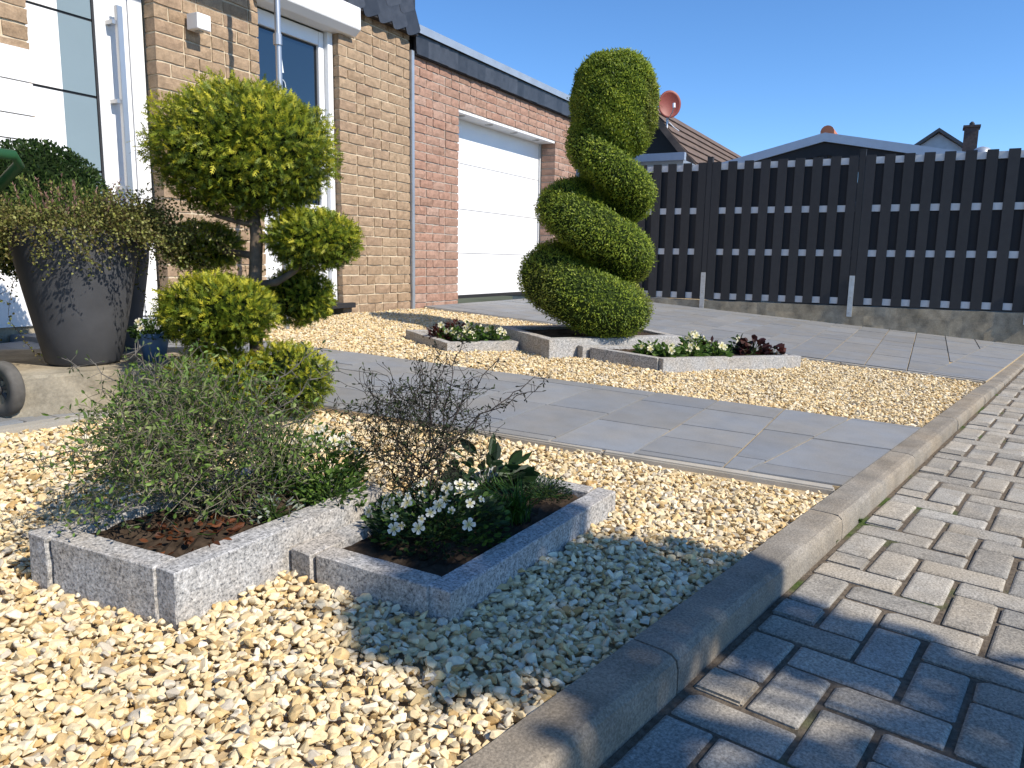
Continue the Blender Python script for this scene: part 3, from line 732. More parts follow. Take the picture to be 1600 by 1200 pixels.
for a, b in zip(posts[1:], posts[:-1]):
    for z in (1.283, .713, .168, -.425): mesh('rail', *fbox(XF-.012, XF+.012, a+.037, b-.037, z-.040, z+.040), 'aluminium', fc)
    n = 9; x0 = a+.037+.055; pitch = (b-a-.074-.11)/(n-1)
    for k in range(n):
        y = x0+k*pitch; bd = mesh('front_board', *fbox(XF-.034, XF-.013, y-.058 if k else y-.054, y+.058 if k < n-1 else y+.054, -.475, 1.345), 'fence_board', fc, bevel=.002)
        for z in (1.283, .713, .168, -.425):
            pass
    for k in range(n-1):
        y = x0+(k+.5)*pitch; mesh('rear_board', *fbox(XF+.013, XF+.034, y-.066, y+.066, -.475, 1.30), 'fence_back', fc)
# ---- beyond the fence
def at_X(x, y, X):                                    # point on the plane X = const of the facade frame
    d = FM.T @ ray(x, y); return d*(X/d[0])
# carport: a low gable of sheet metal, seen end on
cpX = 13.5
pk = at_X(1289, 207, cpX); lf = at_X(1100, 262, cpX); rt = at_X(1500, 236, cpX)
slL = (pk[2]-lf[2])/(lf[1]-pk[1]); slR = (pk[2]-rt[2])/(pk[1]-rt[1])
Ya, Yb = lf[1]+.8, rt[1]-1.6; za, zb = pk[2]-slL*(Ya-pk[1]), pk[2]-slR*(pk[1]-Yb)
cpt = empty('carport', F(cpX, pk[1], -.6), 'low black timber carport with a pale metal gable edge behind the fence', 'carport')
def gable_strip(X0, X1, t0, t1, mat, name, parent):
    prof = [(Ya, za), (pk[1], pk[2]), (Yb, zb)]
    V = [F(X, y, z-t) for X in (X0, X1) for t in (t0, t1) for y, z in prof]
    q = lambda s, t, i: s*6+t*3+i; Fc = []
    for i in (0, 1):
        Fc += [(q(0, 0, i), q(0, 0, i+1), q(0, 1, i+1), q(0, 1, i)), (q(1, 0, i), q(1, 1, i), q(1, 1, i+1), q(1, 0, i+1)), (q(0, 0, i), q(1, 0, i), q(1, 0, i+1), q(0, 0, i+1)), (q(0, 1, i), q(0, 1, i+1), q(1, 1, i+1), q(1, 1, i))]
    Fc += [(q(0, 0, 0), q(0, 1, 0), q(1, 1, 0), q(1, 0, 0)), (q(0, 0, 2), q(1, 0, 2), q(1, 1, 2), q(0, 1, 2))]
    return mesh(name, V, Fc, mat, parent)
gable_strip(cpX, cpX+.04, 0, .135, 'roof_metal', 'metal_edge', cpt)
gable_strip(cpX+.042, cpX+5, .02, .07, 'slate', 'roof', cpt)
gable_strip(cpX+.05, cpX+.12, .138, .34, 'black_wood', 'barge_board', cpt)
for y in (Ya-.4, Yb+.4): mesh('post', *fbox(cpX+.2, cpX+.34, y-.07, y+.07, -1.1, min(za, zb)-.05), 'black_wood', cpt)
mesh('tie_beam', *fbox(cpX+.2, cpX+.34, Yb+.3, Ya-.3, min(za, zb)-.35, min(za, zb)-.15), 'black_wood', cpt)
mesh('rear_panel', *fbox(cpX+4.9, cpX+5, Yb, Ya, -1.1, min(za, zb)-.08), 'black_wood', cpt)
mesh('king_post', *fbox(cpX+.06, cpX+.16, pk[1]-.06, pk[1]+.06, pk[2]-.62, pk[2]-.3), 'black_wood', cpt)
# terracotta ridge of a roof behind the carport
rp = at_X(1293, 200, 22.); rb = empty('far_tiled_roof', F(22., rp[1], -1.), 'terracotta ridge of a distant roof peeping over the carport', 'roof')
V, Fc = tube([F(22, rp[1], rp[2]-.1), F(27, rp[1], rp[2]-.1)], .17, 14); mesh('ridge_tile', V, Fc, 'terracotta', rb)
mesh('roof', [F(22.1, rp[1], rp[2]-.1), F(27, rp[1], rp[2]-.1), F(27, rp[1]-3.4, rp[2]-1.7), F(22.1, rp[1]-3.4, rp[2]-1.7), F(27, rp[1]+3.4, rp[2]-1.7), F(22.1, rp[1]+3.4, rp[2]-1.7)], [(0, 1, 2, 3), (0, 5, 4, 1)], 'terracotta', rb)
mesh('wall', *fbox(22.2, 26.8, rp[1]-3.3, rp[1]+3.3, -2, rp[2]-1.66), 'pale_plaster', rb)
# house with the brown tiled roof and its dish
nX = 15.5
apex = at_X(1008, 158, nX); vl = at_X(1084, 254, nX)
nh = empty('neighbour_house', F(nX+4, apex[1], -1), 'neighbouring house with dark gable and brown tiled roof behind the fence', 'house')
sl = (apex[2]-vl[2])/(apex[1]-vl[1]); eave = vl[1]-1.6; ez = apex[2]-sl*(apex[1]-eave)
XE = nX+9; wdt = apex[1]-eave
mesh('gable_wall', [F(X, y, z) for X in (nX+.35, nX+.5) for y, z in ((apex[1]-wdt*.92, -2), (apex[1]+wdt*.92, -2), (apex[1]+wdt*.92, ez), (apex[1], apex[2]-.15), (apex[1]-wdt*.92, ez))], [(0, 1, 2, 3, 4), (9, 8, 7, 6, 5)]+[(i, (i+1) % 5, 5+(i+1) % 5, 5+i) for i in range(5)], 'black_wood', nh)
mesh('side_wall', *fbox(nX+.5, XE-.4, apex[1]-wdt*.92, apex[1]+wdt*.92, -2, ez-.05), 'pale_plaster', nh)
rfn = mesh('roof', [F(X, y, z-t) for t in (0, .1) for X in (nX, XE) for y, z in ((eave, ez), (apex[1], apex[2]), (2*apex[1]-eave, ez))], [(0, 1, 4, 3), (1, 2, 5, 4), (6, 9, 10, 7), (7, 10, 11, 8), (0, 6, 7, 1), (1, 7, 8, 2), (3, 4, 10, 9), (4, 5, 11, 10), (0, 3, 9, 6), (2, 8, 11, 5)], 'old_tile', nh)
# tile courses: lapped rows down the slope
nr = 15; sd = np.array([eave-apex[1], ez-apex[2]]); ln = np.linalg.norm(sd); sdn = sd/ln; up2 = np.array([-sdn[1], sdn[0]]); up2 = up2 if up2[1] > 0 else -up2
for k in range(nr):
    a0, a1 = ln*k/nr, ln*(k+1)/nr+.04
    q = [np.array([apex[1], apex[2]])+sdn*a0+up2*.012, np.array([apex[1], apex[2]])+sdn*a1+up2*.05, np.array([apex[1], apex[2]])+sdn*a1+up2*.02, np.array([apex[1], apex[2]])+sdn*a0+up2*.002]
    mesh('tile_course', [F(X, p[0], p[1]) for X in (nX-.03, XE+.03) for p in q], [(0, 1, 2, 3), (7, 6, 5, 4), (0, 4, 5, 1), (1, 5, 6, 2), (2, 6, 7, 3), (3, 7, 4, 0)], 'old_tile', rfn)
mesh('verge_board', [F(X, y, z) for X in (nX-.06, nX-.032) for y, z in ((apex[1], apex[2]+.03), (eave, ez+.03), (eave, ez-.16), (apex[1], apex[2]-.16))], BOXF, 'old_tile', nh)
# flat-roofed annexe edge
ax_ = 12.2; q0 = at_X(985, 244, ax_); q1 = at_X(1071, 238, ax_); q2 = at_X(1071, 250, ax_)
an = empty('annexe', F(ax_, q0[1], -.8), 'flat-roofed annexe with a pale metal edge between topiary and fence', 'annexe')
mesh('metal_edge', *fbox(ax_-.05, ax_+.05, q1[1], q1[1]+3.2, q2[2], q1[2]), 'roof_metal', an)
mesh('wall', *fbox(ax_+.08, ax_+2.5, q1[1]+.05, q1[1]+3.1, -1.2, q2[2]+.02), 'zinc', an)
# dish
dp = at_X(1046, 163, nX-.1); dc = np.array(F(nX-.1, dp[1], dp[2])); dd = CAMP-dc; dd = dd/np.linalg.norm(dd)+np.array([.15, -.25, .22]); dd /= np.linalg.norm(dd)
sdh = empty('satellite_dish', tuple(dc-np.array([0, 0, .75])), 'red-brown satellite dish on the neighbouring roof', 'satellite dish')
e1 = np.cross(dd, [0, 0, 1]); e1 /= np.linalg.norm(e1); e2 = np.cross(e1, dd); e2 = -e2 if e2[2] < 0 else e2
sc = 14.7/1190*1.0; rx, ry = 17.3*depth(dc)/FPX*1.05, 19.8*depth(dc)/FPX*1.05; V, Fc = [], []
nr_, ns_ = 6, 36
for s in range(2):
    for i in range(nr_+1):
        f_ = i/nr_
        for k in range(ns_):
            q = 2*math.pi*k/ns_; V.append(dc+e1*rx*f_*math.cos(q)+e2*ry*f_*math.sin(q)+dd*(.055*f_*f_-.04-(.006 if s else 0)))
    for i in range(nr_):
        for k in range(ns_):
            a, b, c_, d_ = (s*(nr_+1)+i)*ns_+k, (s*(nr_+1)+i)*ns_+(k+1) % ns_, (s*(nr_+1)+i+1)*ns_+(k+1) % ns_, (s*(nr_+1)+i+1)*ns_+k
            Fc.append((a, b, c_, d_) if s == 0 else (d_, c_, b, a))
Fc += [(nr_*ns_+k, nr_*ns_+(k+1) % ns_, (2*nr_+1)*ns_+(k+1) % ns_, (2*nr_+1)*ns_+k) for k in range(ns_)]
mesh('reflector', V, Fc, 'dish_red', sdh, smooth=True)
V, Fc = tube([dc-e2*ry, dc-e2*ry*.75+dd*.22, dc-e2*ry*.42+dd*.30], .011, 6); arm = mesh('feed_arm', V, Fc, 'galvanised', sdh)
V, Fc = tube([dc-e2*ry*.50+dd*.31, dc-e2*ry*.18+dd*.30], .028, 10); mesh('feed_horn', V, Fc, 'white_pvc', arm)
V, Fc = tube([dc-dd*.05-e2*.1, dc-dd*.12-e2*ry*.9, dc-dd*.10-e2*ry*2.0+e1*.0], .02, 8); mesh('mast', V, Fc, 'galvanised', sdh)
V, Fc = tube([dc-dd*.10-e2*ry*1.1, dc-dd*.05-e2*ry*1.6-e1*.12, dc-e2*ry*1.9-e1*.22], .008, 6); mesh('cable', V, Fc, 'white_pvc', sdh)
# far gable and chimney on the right
fX = 30.
ga = at_X(1467, 208, fX); gl = at_X(1440, 226, fX); gr = at_X(1505, 234, fX)
fg = empty('far_house', F(fX, ga[1], -2), 'small grey gable of a distant house beside the chimney', 'house')
hw_ = gl[1]-ga[1]; s1 = (ga[2]-gl[2])/hw_
mesh('gable', [F(X, y, z) for X in (fX, fX+.2) for y, z in ((ga[1]-3, ga[2]-s1*3-1), (ga[1]+3, ga[2]-s1*3-1), (ga[1]+3, ga[2]-s1*3), (ga[1], ga[2]), (ga[1]-3, ga[2]-s1*3))], [(0, 1, 2, 3, 4), (9, 8, 7, 6, 5)]+[(i, (i+1) % 5, 5+(i+1) % 5, 5+i) for i in range(5)], 'zinc', fg)
mesh('roof', [F(X, y, z+t) for t in (.02, .13) for X in (fX-.3, fX+8) for y, z in ((ga[1]-3.2, ga[2]-s1*3.2), (ga[1], ga[2]), (ga[1]+3.2, ga[2]-s1*3.2))], [(0, 3, 4, 1), (1, 4, 5, 2), (6, 7, 10, 9), (7, 8, 11, 10), (0, 1, 7, 6), (1, 2, 8, 7), (3, 9, 10, 4), (4, 10, 11, 5), (0, 6, 9, 3), (2, 5, 11, 8)], 'slate', fg)
mesh('wall', *fbox(fX+.2, fX+7.8, ga[1]-2.8, ga[1]+2.8, -3, ga[2]-s1*3), 'pale_plaster', fg)
c0, c1 = at_X(1506, 196, 26.), at_X(1528, 234, 26.)
ch = empty('chimney', F(26., (c0[1]+c1[1])/2, -1), 'dark brick chimney rising behind the right end of the fence', 'chimney')
mesh('stack', *fbox(26., 26.55, c1[1]+.03, c0[1]-.03, -1, c0[2]-.06), 'chimney_brick', ch); mesh('cap', *fbox(25.96, 26.6, c1[1]-.01, c0[1]+.01, c0[2]-.06, c0[2]), 'chimney_brick', ch)
V, Fc = lathe(np.array(F(26.25, (c0[1]+c1[1])/2, c0[2])), [(.07, 0), (.07, .08), (.03, .13)], 10); mesh('cowl', V, Fc, 'black_rubber', ch)
mesh('roof_slope', [F(X, y, z) for X in (24.6, 30) for y, z in ((c1[1]-2.5, c1[2]-1.2), (c1[1]+.4, c1[2]-.35), (c1[1]+3.4, c1[2]-1.4))], [(0, 3, 4, 1), (1, 4, 5, 2)], 'slate', ch)
dmp = at_X(1535, 232, 20.); dm = empty('roof_vent', F(20, dmp[1], dmp[2]-.6), 'pale rounded roof vent beside the dark chimney', 'vent')
V, Fc = lathe(np.array(F(20, dmp[1], dmp[2]-.5)), [(.22, 0), (.23, .35), (.2, .44), (.12, .51), (.03, .54)], 20); mesh('cowl', V, Fc, 'galvanised', dm, smooth=True)
V, Fc = lathe(np.array(F(20, dmp[1], dmp[2]-.5)), [(.14, -1.6), (.14, 0)], 14); mesh('pipe', V, Fc, 'galvanised', dm)

# ================================================================== PLANTS
def unit(a): return a/(np.linalg.norm(a, axis=-1, keepdims=True)+1e-9)
class Leaves:
    """collects leaf triangles"""
    def __init__(s): s.V, s.T, s.C, s.n = [], [], [], 0
    def add(s, V, T, C):
        s.V.append(V); s.T.append(T+s.n); s.C.append(C); s.n += len(V)
    def diamonds(s, P, D, W, ln, wd, C, fold=.0):
        """one pointed leaf for each row: base P, direction D, width direction W"""
        n = len(P); ln = np.broadcast_to(np.asarray(ln, float).reshape(-1, 1), (n, 1)); wd = np.broadcast_to(np.asarray(wd, float).reshape(-1, 1), (n, 1))
        D = unit(D); W = unit(W-D*np.sum(W*D, 1, keepdims=True)); Nn = np.cross(D, W)
        A = P; B = P+D*ln*.45+W*wd*.5+Nn*ln*fold; Cc = P+D*ln; E_ = P+D*ln*.45-W*wd*.5+Nn*ln*fold
        V = np.stack([A, B, Cc, E_], 1).reshape(-1, 3); b = np.arange(n)[:, None]*4
        T = np.concatenate([b+np.array([[0, 1, 2]]), b+np.array([[0, 2, 3]])], 1).reshape(-1, 3)
        s.add(V, T, np.repeat(C, 4, 0))
    def ovals(s, P, D, W, ln, wd, C, cup=.15):
        """six-cornered rounded leaf"""
        n = len(P); ln = np.broadcast_to(np.asarray(ln, float).reshape(-1, 1), (n, 1)); wd = np.broadcast_to(np.asarray(wd, float).reshape(-1, 1), (n, 1))
        D = unit(D); W = unit(W-D*np.sum(W*D, 1, keepdims=True)); Nn = np.cross(D, W)
        pts = [(0, 0, 0), (.3, .42, cup), (.68, .46, cup), (1, 0, 0), (.68, -.46, cup), (.3, -.42, cup)]
        V = np.stack([P+D*ln*a+W*wd*b_+Nn*wd*c for a, b_, c in pts], 1).reshape(-1, 3); b = np.arange(n)[:, None]*6
        T = np.concatenate([b+np.array([q]) for q in ([0, 1, 2], [0, 2, 3], [0, 3, 4], [0, 4, 5])], 1).reshape(-1, 3)
        s.add(V, T, np.repeat(C, 6, 0))
    def raw(s, V, Fc, c):
        T = []
        for f in Fc:
            for i in range(1, len(f)-1): T.append((f[0], f[i], f[i+1]))
        V = np.array(V, float); s.add(V, np.array(T), np.tile(np.array(c, float), (len(V), 1)))
    def build(s, name, mat, parent, smooth=False):
        return tris(name, np.concatenate(s.V), np.concatenate(s.T), np.clip(np.concatenate(s.C), 0, 1), mat, parent, smooth=smooth)
def randdir(n): return unit(rng.normal(size=(n, 3)))
def ramp_col(t, stops):
    xs = [a for a, _ in stops]; return np.stack([np.interp(t, xs, [c[k] for _, c in stops]) for k in range(3)], 1)
# ---- spiral topiary
right = RC[:, 0].copy(); right[2] = 0; right /= np.linalg.norm(right); fwd = RC[:, 2].copy(); fwd[2] = 0; fwd /= np.linalg.norm(fwd); UP = np.array([0, 0, 1.])
sp_c = np.array([4.83, 3.08, 0.]); sp_z = ftC(4.83, 3.08)-.02; sp_d = depth([4.83, 3.08, 1.2]); PXM = FPX/sp_d
spt = empty('spiral_topiary', (sp_c[0], sp_c[1], sp_z), 'tall clipped spiral conifer standing in the tall granite planter', 'topiary')
def spiral_pt(s):
    """centre line and tube half-sizes at turn s (s=0 is the front of the lowest coil)"""
    ss = np.array([-.55, -.25, 0, .5, 1., 1.5, 2., 2.22, 2.5])
    rr = np.interp(s, ss, [.20, .24, .25, .22, .20, .17, .125, .085, .04])
    zz = np.interp(s, ss, [.22, .21, .265, .50, .75, .985, 1.205, 1.33, 1.5])
    th = np.interp(s, ss, [.20, .25, .275, .255, .255, .235, .225, .245, .27])    # horizontal half-size
    tv = np.interp(s, ss, [.17, .20, .245, .23, .205, .19, .18, .22, .26])    # vertical half-size
    ph = math.pi/2+2*math.pi*s; zz = zz-.075*math.cos(ph)*np.interp(s, [-.5, -.1, .5, 1.0, 1.9, 2.3], [.2, .5, .7, 1, 1, .6])-.02*(s > 1)
    cx_ = np.interp(s, ss, [-.04, -.04, -.04, -.02, .0, .04, .10, .12, .12])
    ph = math.pi/2+2*math.pi*s
    c = np.array([sp_c[0], sp_c[1], sp_z+zz])+right*(cx_+rr*math.cos(ph))-fwd*rr*math.sin(ph)
    rad = unit(right*math.cos(ph)-fwd*math.sin(ph)); return c, rad, th, tv
def dome(): return np.array([sp_c[0], sp_c[1], sp_z+1.635])+right*.13, .305, .36
CV, CF, SP, SN = [], [], [], []
ns, nk = 118, 18; svals = np.linspace(-.5, 2.48, ns)
for i, s in enumerate(svals):
    c, rad, th, tv = spiral_pt(s); e = min(1, math.sqrt(max(0., 1-max(0, (-.28-s)/.22)**2)))
    for k in range(nk):
        q = 2*math.pi*k/nk; d = rad*th*math.cos(q)*e+UP*tv*math.sin(q)*e; CV.append(c+d*.93); SP.append(c+d); SN.append(unit(rad*math.cos(q)/th+UP*math.sin(q)/tv))
for i in range(ns-1):
    for k in range(nk): CF.append((i*nk+k, i*nk+(k+1) % nk, (i+1)*nk+(k+1) % nk, (i+1)*nk+k))
dc_, dr_, dv_ = dome(); b0 = len(CV)
for i in range(13):
    la = -math.pi/2+math.pi*i/12
    for k in range(24):
        q = 2*math.pi*k/24; wr = dr_*math.cos(la)**.58; CV.append(dc_+np.array([wr*math.cos(q), wr*math.sin(q), dv_*math.sin(la)])*.95)
for i in range(12):
    for k in range(24): CF.append((b0+i*24+k, b0+i*24+(k+1) % 24, b0+(i+1)*24+(k+1) % 24, b0+(i+1)*24+k))
Lv = Leaves(); Lv.raw(CV, CF, (.020, .032, .008)); ncore = sum(len(t) for t in Lv.T)  # core coloured dark to stand for shaded leaves inside the crown
def surf_sample(n):
    P, N_ = [], []
    for _ in range(n):
        if random.random() < .30:
            v = randdir(1)[0]; la = math.asin(v[2]); q = math.atan2(v[1], v[0]); wr = dr_*math.cos(la)**.58
            p = dc_+np.array([wr*math.cos(q), wr*math.sin(q), dv_*math.sin(la)]); nn = unit(np.array([v[0]/dr_, v[1]/dr_, v[2]/dv_]))
        else:
            s = random.uniform(-.5, 2.48); c, rad, th, tv = spiral_pt(s); q = random.uniform(0, 2*math.pi); e = math.sqrt(max(0., 1-max(0, (-.28-s)/.22)**2))
            p = c+(rad*th*math.cos(q)+UP*tv*math.sin(q))*e; nn = unit(rad*math.cos(q)/th+UP*math.sin(q)/tv)
        P.append(p); N_.append(nn)
    return np.array(P), np.array(N_)
P, N_ = surf_sample(140000)
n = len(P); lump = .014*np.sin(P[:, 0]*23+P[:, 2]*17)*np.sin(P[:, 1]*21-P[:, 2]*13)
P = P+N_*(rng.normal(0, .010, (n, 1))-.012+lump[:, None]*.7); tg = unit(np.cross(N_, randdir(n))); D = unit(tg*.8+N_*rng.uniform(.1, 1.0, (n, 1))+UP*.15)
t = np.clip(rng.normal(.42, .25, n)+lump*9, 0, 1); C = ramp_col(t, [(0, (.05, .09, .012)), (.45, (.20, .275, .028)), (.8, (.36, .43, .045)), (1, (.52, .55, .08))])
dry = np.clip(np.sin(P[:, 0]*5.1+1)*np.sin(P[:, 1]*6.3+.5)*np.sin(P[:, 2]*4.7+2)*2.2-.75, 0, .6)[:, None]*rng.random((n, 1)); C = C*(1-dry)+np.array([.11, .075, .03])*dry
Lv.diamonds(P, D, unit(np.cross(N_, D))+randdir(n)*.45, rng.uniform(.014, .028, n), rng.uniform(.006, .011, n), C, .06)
P2, N2 = surf_sample(420); D2 = unit(N2+UP*.5+randdir(420)*.5); Lv.diamonds(P2, D2, randdir(420), rng.uniform(.03, .055, 420), rng.uniform(.006, .009, 420), np.tile(np.array([.26, .33, .05]), (420, 1))*rng.uniform(.7, 1.2, (420, 1)))
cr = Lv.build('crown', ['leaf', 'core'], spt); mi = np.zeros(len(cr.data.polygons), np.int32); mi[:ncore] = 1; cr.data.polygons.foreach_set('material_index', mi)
V, Fc = tube([(sp_c[0], sp_c[1], sp_z-.05), (sp_c[0]+.01, sp_c[1], sp_z+.6), (sp_c[0]+.04, sp_c[1]-.03, sp_z+1.5)], [.05, .045, .03], 9); mesh('trunk', V, Fc, 'bark', spt)
# ---- cloud-pruned golden conifer
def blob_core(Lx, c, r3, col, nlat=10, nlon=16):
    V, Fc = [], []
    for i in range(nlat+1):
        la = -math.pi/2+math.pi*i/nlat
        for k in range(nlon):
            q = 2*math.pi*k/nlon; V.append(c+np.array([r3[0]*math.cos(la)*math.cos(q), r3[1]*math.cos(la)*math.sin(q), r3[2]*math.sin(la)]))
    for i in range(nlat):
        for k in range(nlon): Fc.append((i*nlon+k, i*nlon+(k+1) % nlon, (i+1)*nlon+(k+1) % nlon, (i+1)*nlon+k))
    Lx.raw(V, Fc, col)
def sprays(Lx, P, N_, ln, C, tip, fingers=3):
    """feathery flat sprays: a mid blade with side fingers"""
    n = len(P); D = unit(N_*rng.uniform(.3, 1.1, (n, 1))+unit(np.cross(N_, randdir(n)))*.75+UP*.3); W = unit(np.cross(N_, D)+randdir(n)*.5); ln = ln.reshape(-1, 1)
    Lx.diamonds(P, D, W, ln[:, 0]*1.15, ln[:, 0]*.12, C)
    for k in range(fingers):
        f = .2+.6*k/(fingers-1); 
        for sgn in (-1, 1):
            Dk = unit(D+W*sgn*(.75+.2*rng.random((n, 1)))+randdir(n)*.18); Lx.diamonds(P+D*ln*f*.9, Dk, np.cross(Dk, np.cross(D, W)), ln[:, 0]*(.52-.28*f), ln[:, 0]*.10, C*(1-.25*(1-f))+tip*(.25*f))
def pad(tree, c, r3, nsp, ln, lit_gold, name='foliage_pad'):
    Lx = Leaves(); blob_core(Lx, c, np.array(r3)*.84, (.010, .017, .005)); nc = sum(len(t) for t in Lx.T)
    d = randdir(nsp); bumpy = 1+.05*np.sin(d[:, 0]*7+c[0]*9)*np.sin(d[:, 1]*8+2)+.04*np.sin(d[:, 2]*11+d[:, 0]*5)
    rr = (np.clip(rng.normal(.93, .075, nsp), .72, 1.09)*bumpy)[:, None]
    P = c+d*np.array(r3)*rr; N_ = unit(d/np.array(r3))
    t = np.clip(rng.normal(.38, .26, nsp)+.22*lit_gold*d[:, 2]+(rr[:, 0]-.92)*1.2, 0, 1)  # yellow tips are growth; the lighter top paints in light from above
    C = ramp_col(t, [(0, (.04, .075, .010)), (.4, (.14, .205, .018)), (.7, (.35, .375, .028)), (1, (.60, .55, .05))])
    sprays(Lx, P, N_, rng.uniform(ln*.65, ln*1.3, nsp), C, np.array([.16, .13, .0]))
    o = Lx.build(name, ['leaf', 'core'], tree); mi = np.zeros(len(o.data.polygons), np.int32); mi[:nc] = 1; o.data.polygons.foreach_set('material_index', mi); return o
bb = G(402, 640); bd = depth(bb); kb = bd/FPX
bon = empty('cloud_pruned_conifer', tuple(bb), 'golden conifer pruned into balls on a bare trunk in front of the house', 'tree')
def bp(x, y, dd=0.): return at(x, y, bd+dd)
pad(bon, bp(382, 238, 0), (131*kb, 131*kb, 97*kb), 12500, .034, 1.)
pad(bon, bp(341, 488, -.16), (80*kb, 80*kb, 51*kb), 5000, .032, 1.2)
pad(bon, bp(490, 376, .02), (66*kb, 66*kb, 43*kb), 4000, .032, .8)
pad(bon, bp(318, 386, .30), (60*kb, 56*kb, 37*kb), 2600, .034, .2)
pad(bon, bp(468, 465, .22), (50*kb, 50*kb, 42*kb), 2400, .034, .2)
V, Fc = tube([bp(402, 662), bp(403, 600), bp(400, 520), bp(399, 430), bp(401, 370), bp(392, 300)], [.034, .030, .027, .026, .026, .02], 12); mesh('trunk', V, Fc, 'bark', bon, smooth=True)
V, Fc = tube([bp(402, 445), bp(432, 441), bp(458, 425), bp(485, 400)], [.017, .016, .013, .008], 8); mesh('branch', V, Fc, 'bark', bon, smooth=True)
V, Fc = tube([bp(404, 590, 0), bp(385, 566, -.06), bp(352, 540, -.12), bp(340, 510, -.16)], [.018, .016, .013, .008], 8); mesh('branch', V, Fc, 'bark', bon, smooth=True)
V, Fc = tube([bp(400, 470, 0), bp(430, 475, .12), bp(462, 480, .2)], [.016, .013, .008], 8); mesh('branch', V, Fc, 'bark', bon, smooth=True)
V, Fc = tube([bp(400, 400, 0), bp(370, 395, .15), bp(330, 392, .28)], [.016, .013, .008], 8); mesh('branch', V, Fc, 'bark', bon, smooth=True)
V, Fc = tube([bp(398, 352, 0), bp(370, 346, -.03), bp(332, 336, -.05)], [.014, .011, .006], 8); mesh('branch', V, Fc, 'bark', bon, smooth=True)
cu = empty('dwarf_conifer', tuple(G(390, 668)), 'low golden conifer cushion at the foot of the pruned tree', 'shrub')
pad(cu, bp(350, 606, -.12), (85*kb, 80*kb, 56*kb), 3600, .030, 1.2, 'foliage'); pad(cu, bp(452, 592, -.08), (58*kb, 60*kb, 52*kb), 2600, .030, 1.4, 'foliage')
V, Fc = tube([tuple(G(395, 668)-np.array([0, 0, .03])), bp(390, 640, -.1)], [.02, .012], 8); mesh('stem', V, Fc, 'bark', cu)
# ---- wiry shrubs
def wiry(tree, base, stems, reach, hgt, nseg, tw_col, leaf_cols, leafp, lsize, seed, spread, thick=.0022, centre=None):
    r = random.Random(seed); segs, leaves = [], []; stack = []
    for k in range(stems):
        a = r.uniform(0, 2*math.pi); el = r.uniform(.25, 1.25); d = np.array([math.cos(a)*math.cos(el)*spread, math.sin(a)*math.cos(el)*spread, math.sin(el)])
        stack.append((np.array(base)+np.array([r.uniform(-.04, .04), r.uniform(-.04, .04), 0]), d/np.linalg.norm(d), thick*1.6, 0))
    c0 = np.array(base)+np.array([0, 0, hgt*.48]) if centre is None else np.array(centre)
    while stack and len(segs) < nseg:
        i = r.randrange(max(0, len(stack)-60), len(stack)) if r.random() < .5 else r.randrange(len(stack)); p, d, th, g = stack.pop(i)
        for q in range(r.randrange(4, 9)):
            nd = d+np.array([r.gauss(0, .42), r.gauss(0, .42), r.gauss(0, .36)+.03]); nd /= np.linalg.norm(nd); l = r.uniform(.014, .032); p2 = p+nd*l
            e = (p2-c0)/np.array([reach, reach, hgt*.56]); an = math.atan2(e[1], e[0])
            if np.dot(e, e) > r.uniform(.6, 1.3)*(1+.35*math.sin(3*an+seed)+.25*math.sin(5*an+e[2]*4)) or p2[2] < base[2]-.02: break
            segs.append((p, p2, th)); 
            if r.random() < leafp: leaves.append((p2, nd))
            if r.random() < .42:
                bdir = nd+np.array([r.gauss(0, .9), r.gauss(0, .9), r.gauss(0, .7)]); stack.append((p2, bdir/np.linalg.norm(bdir), max(.0008, th*.8), g+1))
            p, d, th = p2, nd*.72+d*.28, max(.0008, th*.95)
        else: stack.append((p, d, th, g))
        if len(stack) < 5: 
            s_ = r.choice(segs) if segs else None
            if s_ is not None: stack.append((s_[1], randdir(1)[0], thick*.7, 1))
    A = np.array([s[0] for s in segs]); B = np.array([s[1] for s in segs]); TH = np.array([s[2] for s in segs])[:, None]
    D = unit(B-A); W1 = unit(np.cross(D, np.array([.3, .5, .8]))); W2 = np.cross(D, W1); n = len(A)
    ring = [W1, -.5*W1+.866*W2, -.5*W1-.866*W2]
    V = np.stack([A+ring[0]*TH, A+ring[1]*TH, A+ring[2]*TH, B+ring[0]*TH*.9, B+ring[1]*TH*.9, B+ring[2]*TH*.9], 1).reshape(-1, 3)
    b = np.arange(n)[:, None]*6; T = np.concatenate([b+np.array([q]) for q in ([0, 1, 4], [0, 4, 3], [1, 2, 5], [1, 5, 4], [2, 0, 3], [2, 3, 5])], 1).reshape(-1, 3)
    cc = np.array(tw_col)*rng.uniform(.6, 1.35, (n, 1)); tris('twigs', V, T, np.repeat(cc, 6, 0), 'twig', tree)
    if leaves:
        Lx = Leaves(); P = np.array([l[0] for l in leaves]); D = unit(np.array([l[1] for l in leaves])+randdir(len(P))*.9); n = len(P)
        C = np.array(leaf_cols)[rng.integers(0, len(leaf_cols), n)]*rng.uniform(.7, 1.3, (n, 1))
        Lx.ovals(P, D, randdir(n), rng.uniform(lsize*.7, lsize*1.5, n), rng.uniform(lsize*.35, lsize*.6, n), C); Lx.build('leaves', 'leaf', tree)
bA = np.array([.91, 1.64, ftA(.91, 1.64)-.02])
wa = empty('wiry_shrub', tuple(bA), 'tangled grey-green wiry shrub filling the taller near planter', 'shrub')
wiry(wa, bA, 26, .31, .39, 7600, (.13, .115, .085), [(.11, .19, .035), (.16, .25, .05), (.22, .27, .09), (.07, .125, .025)], 1., .0135, 4, 1.25, .0014, centre=bA+np.array([.01, .04, .165]))
bB = np.array([1.42, 1.40, ftB(1.42, 1.40)-.02])
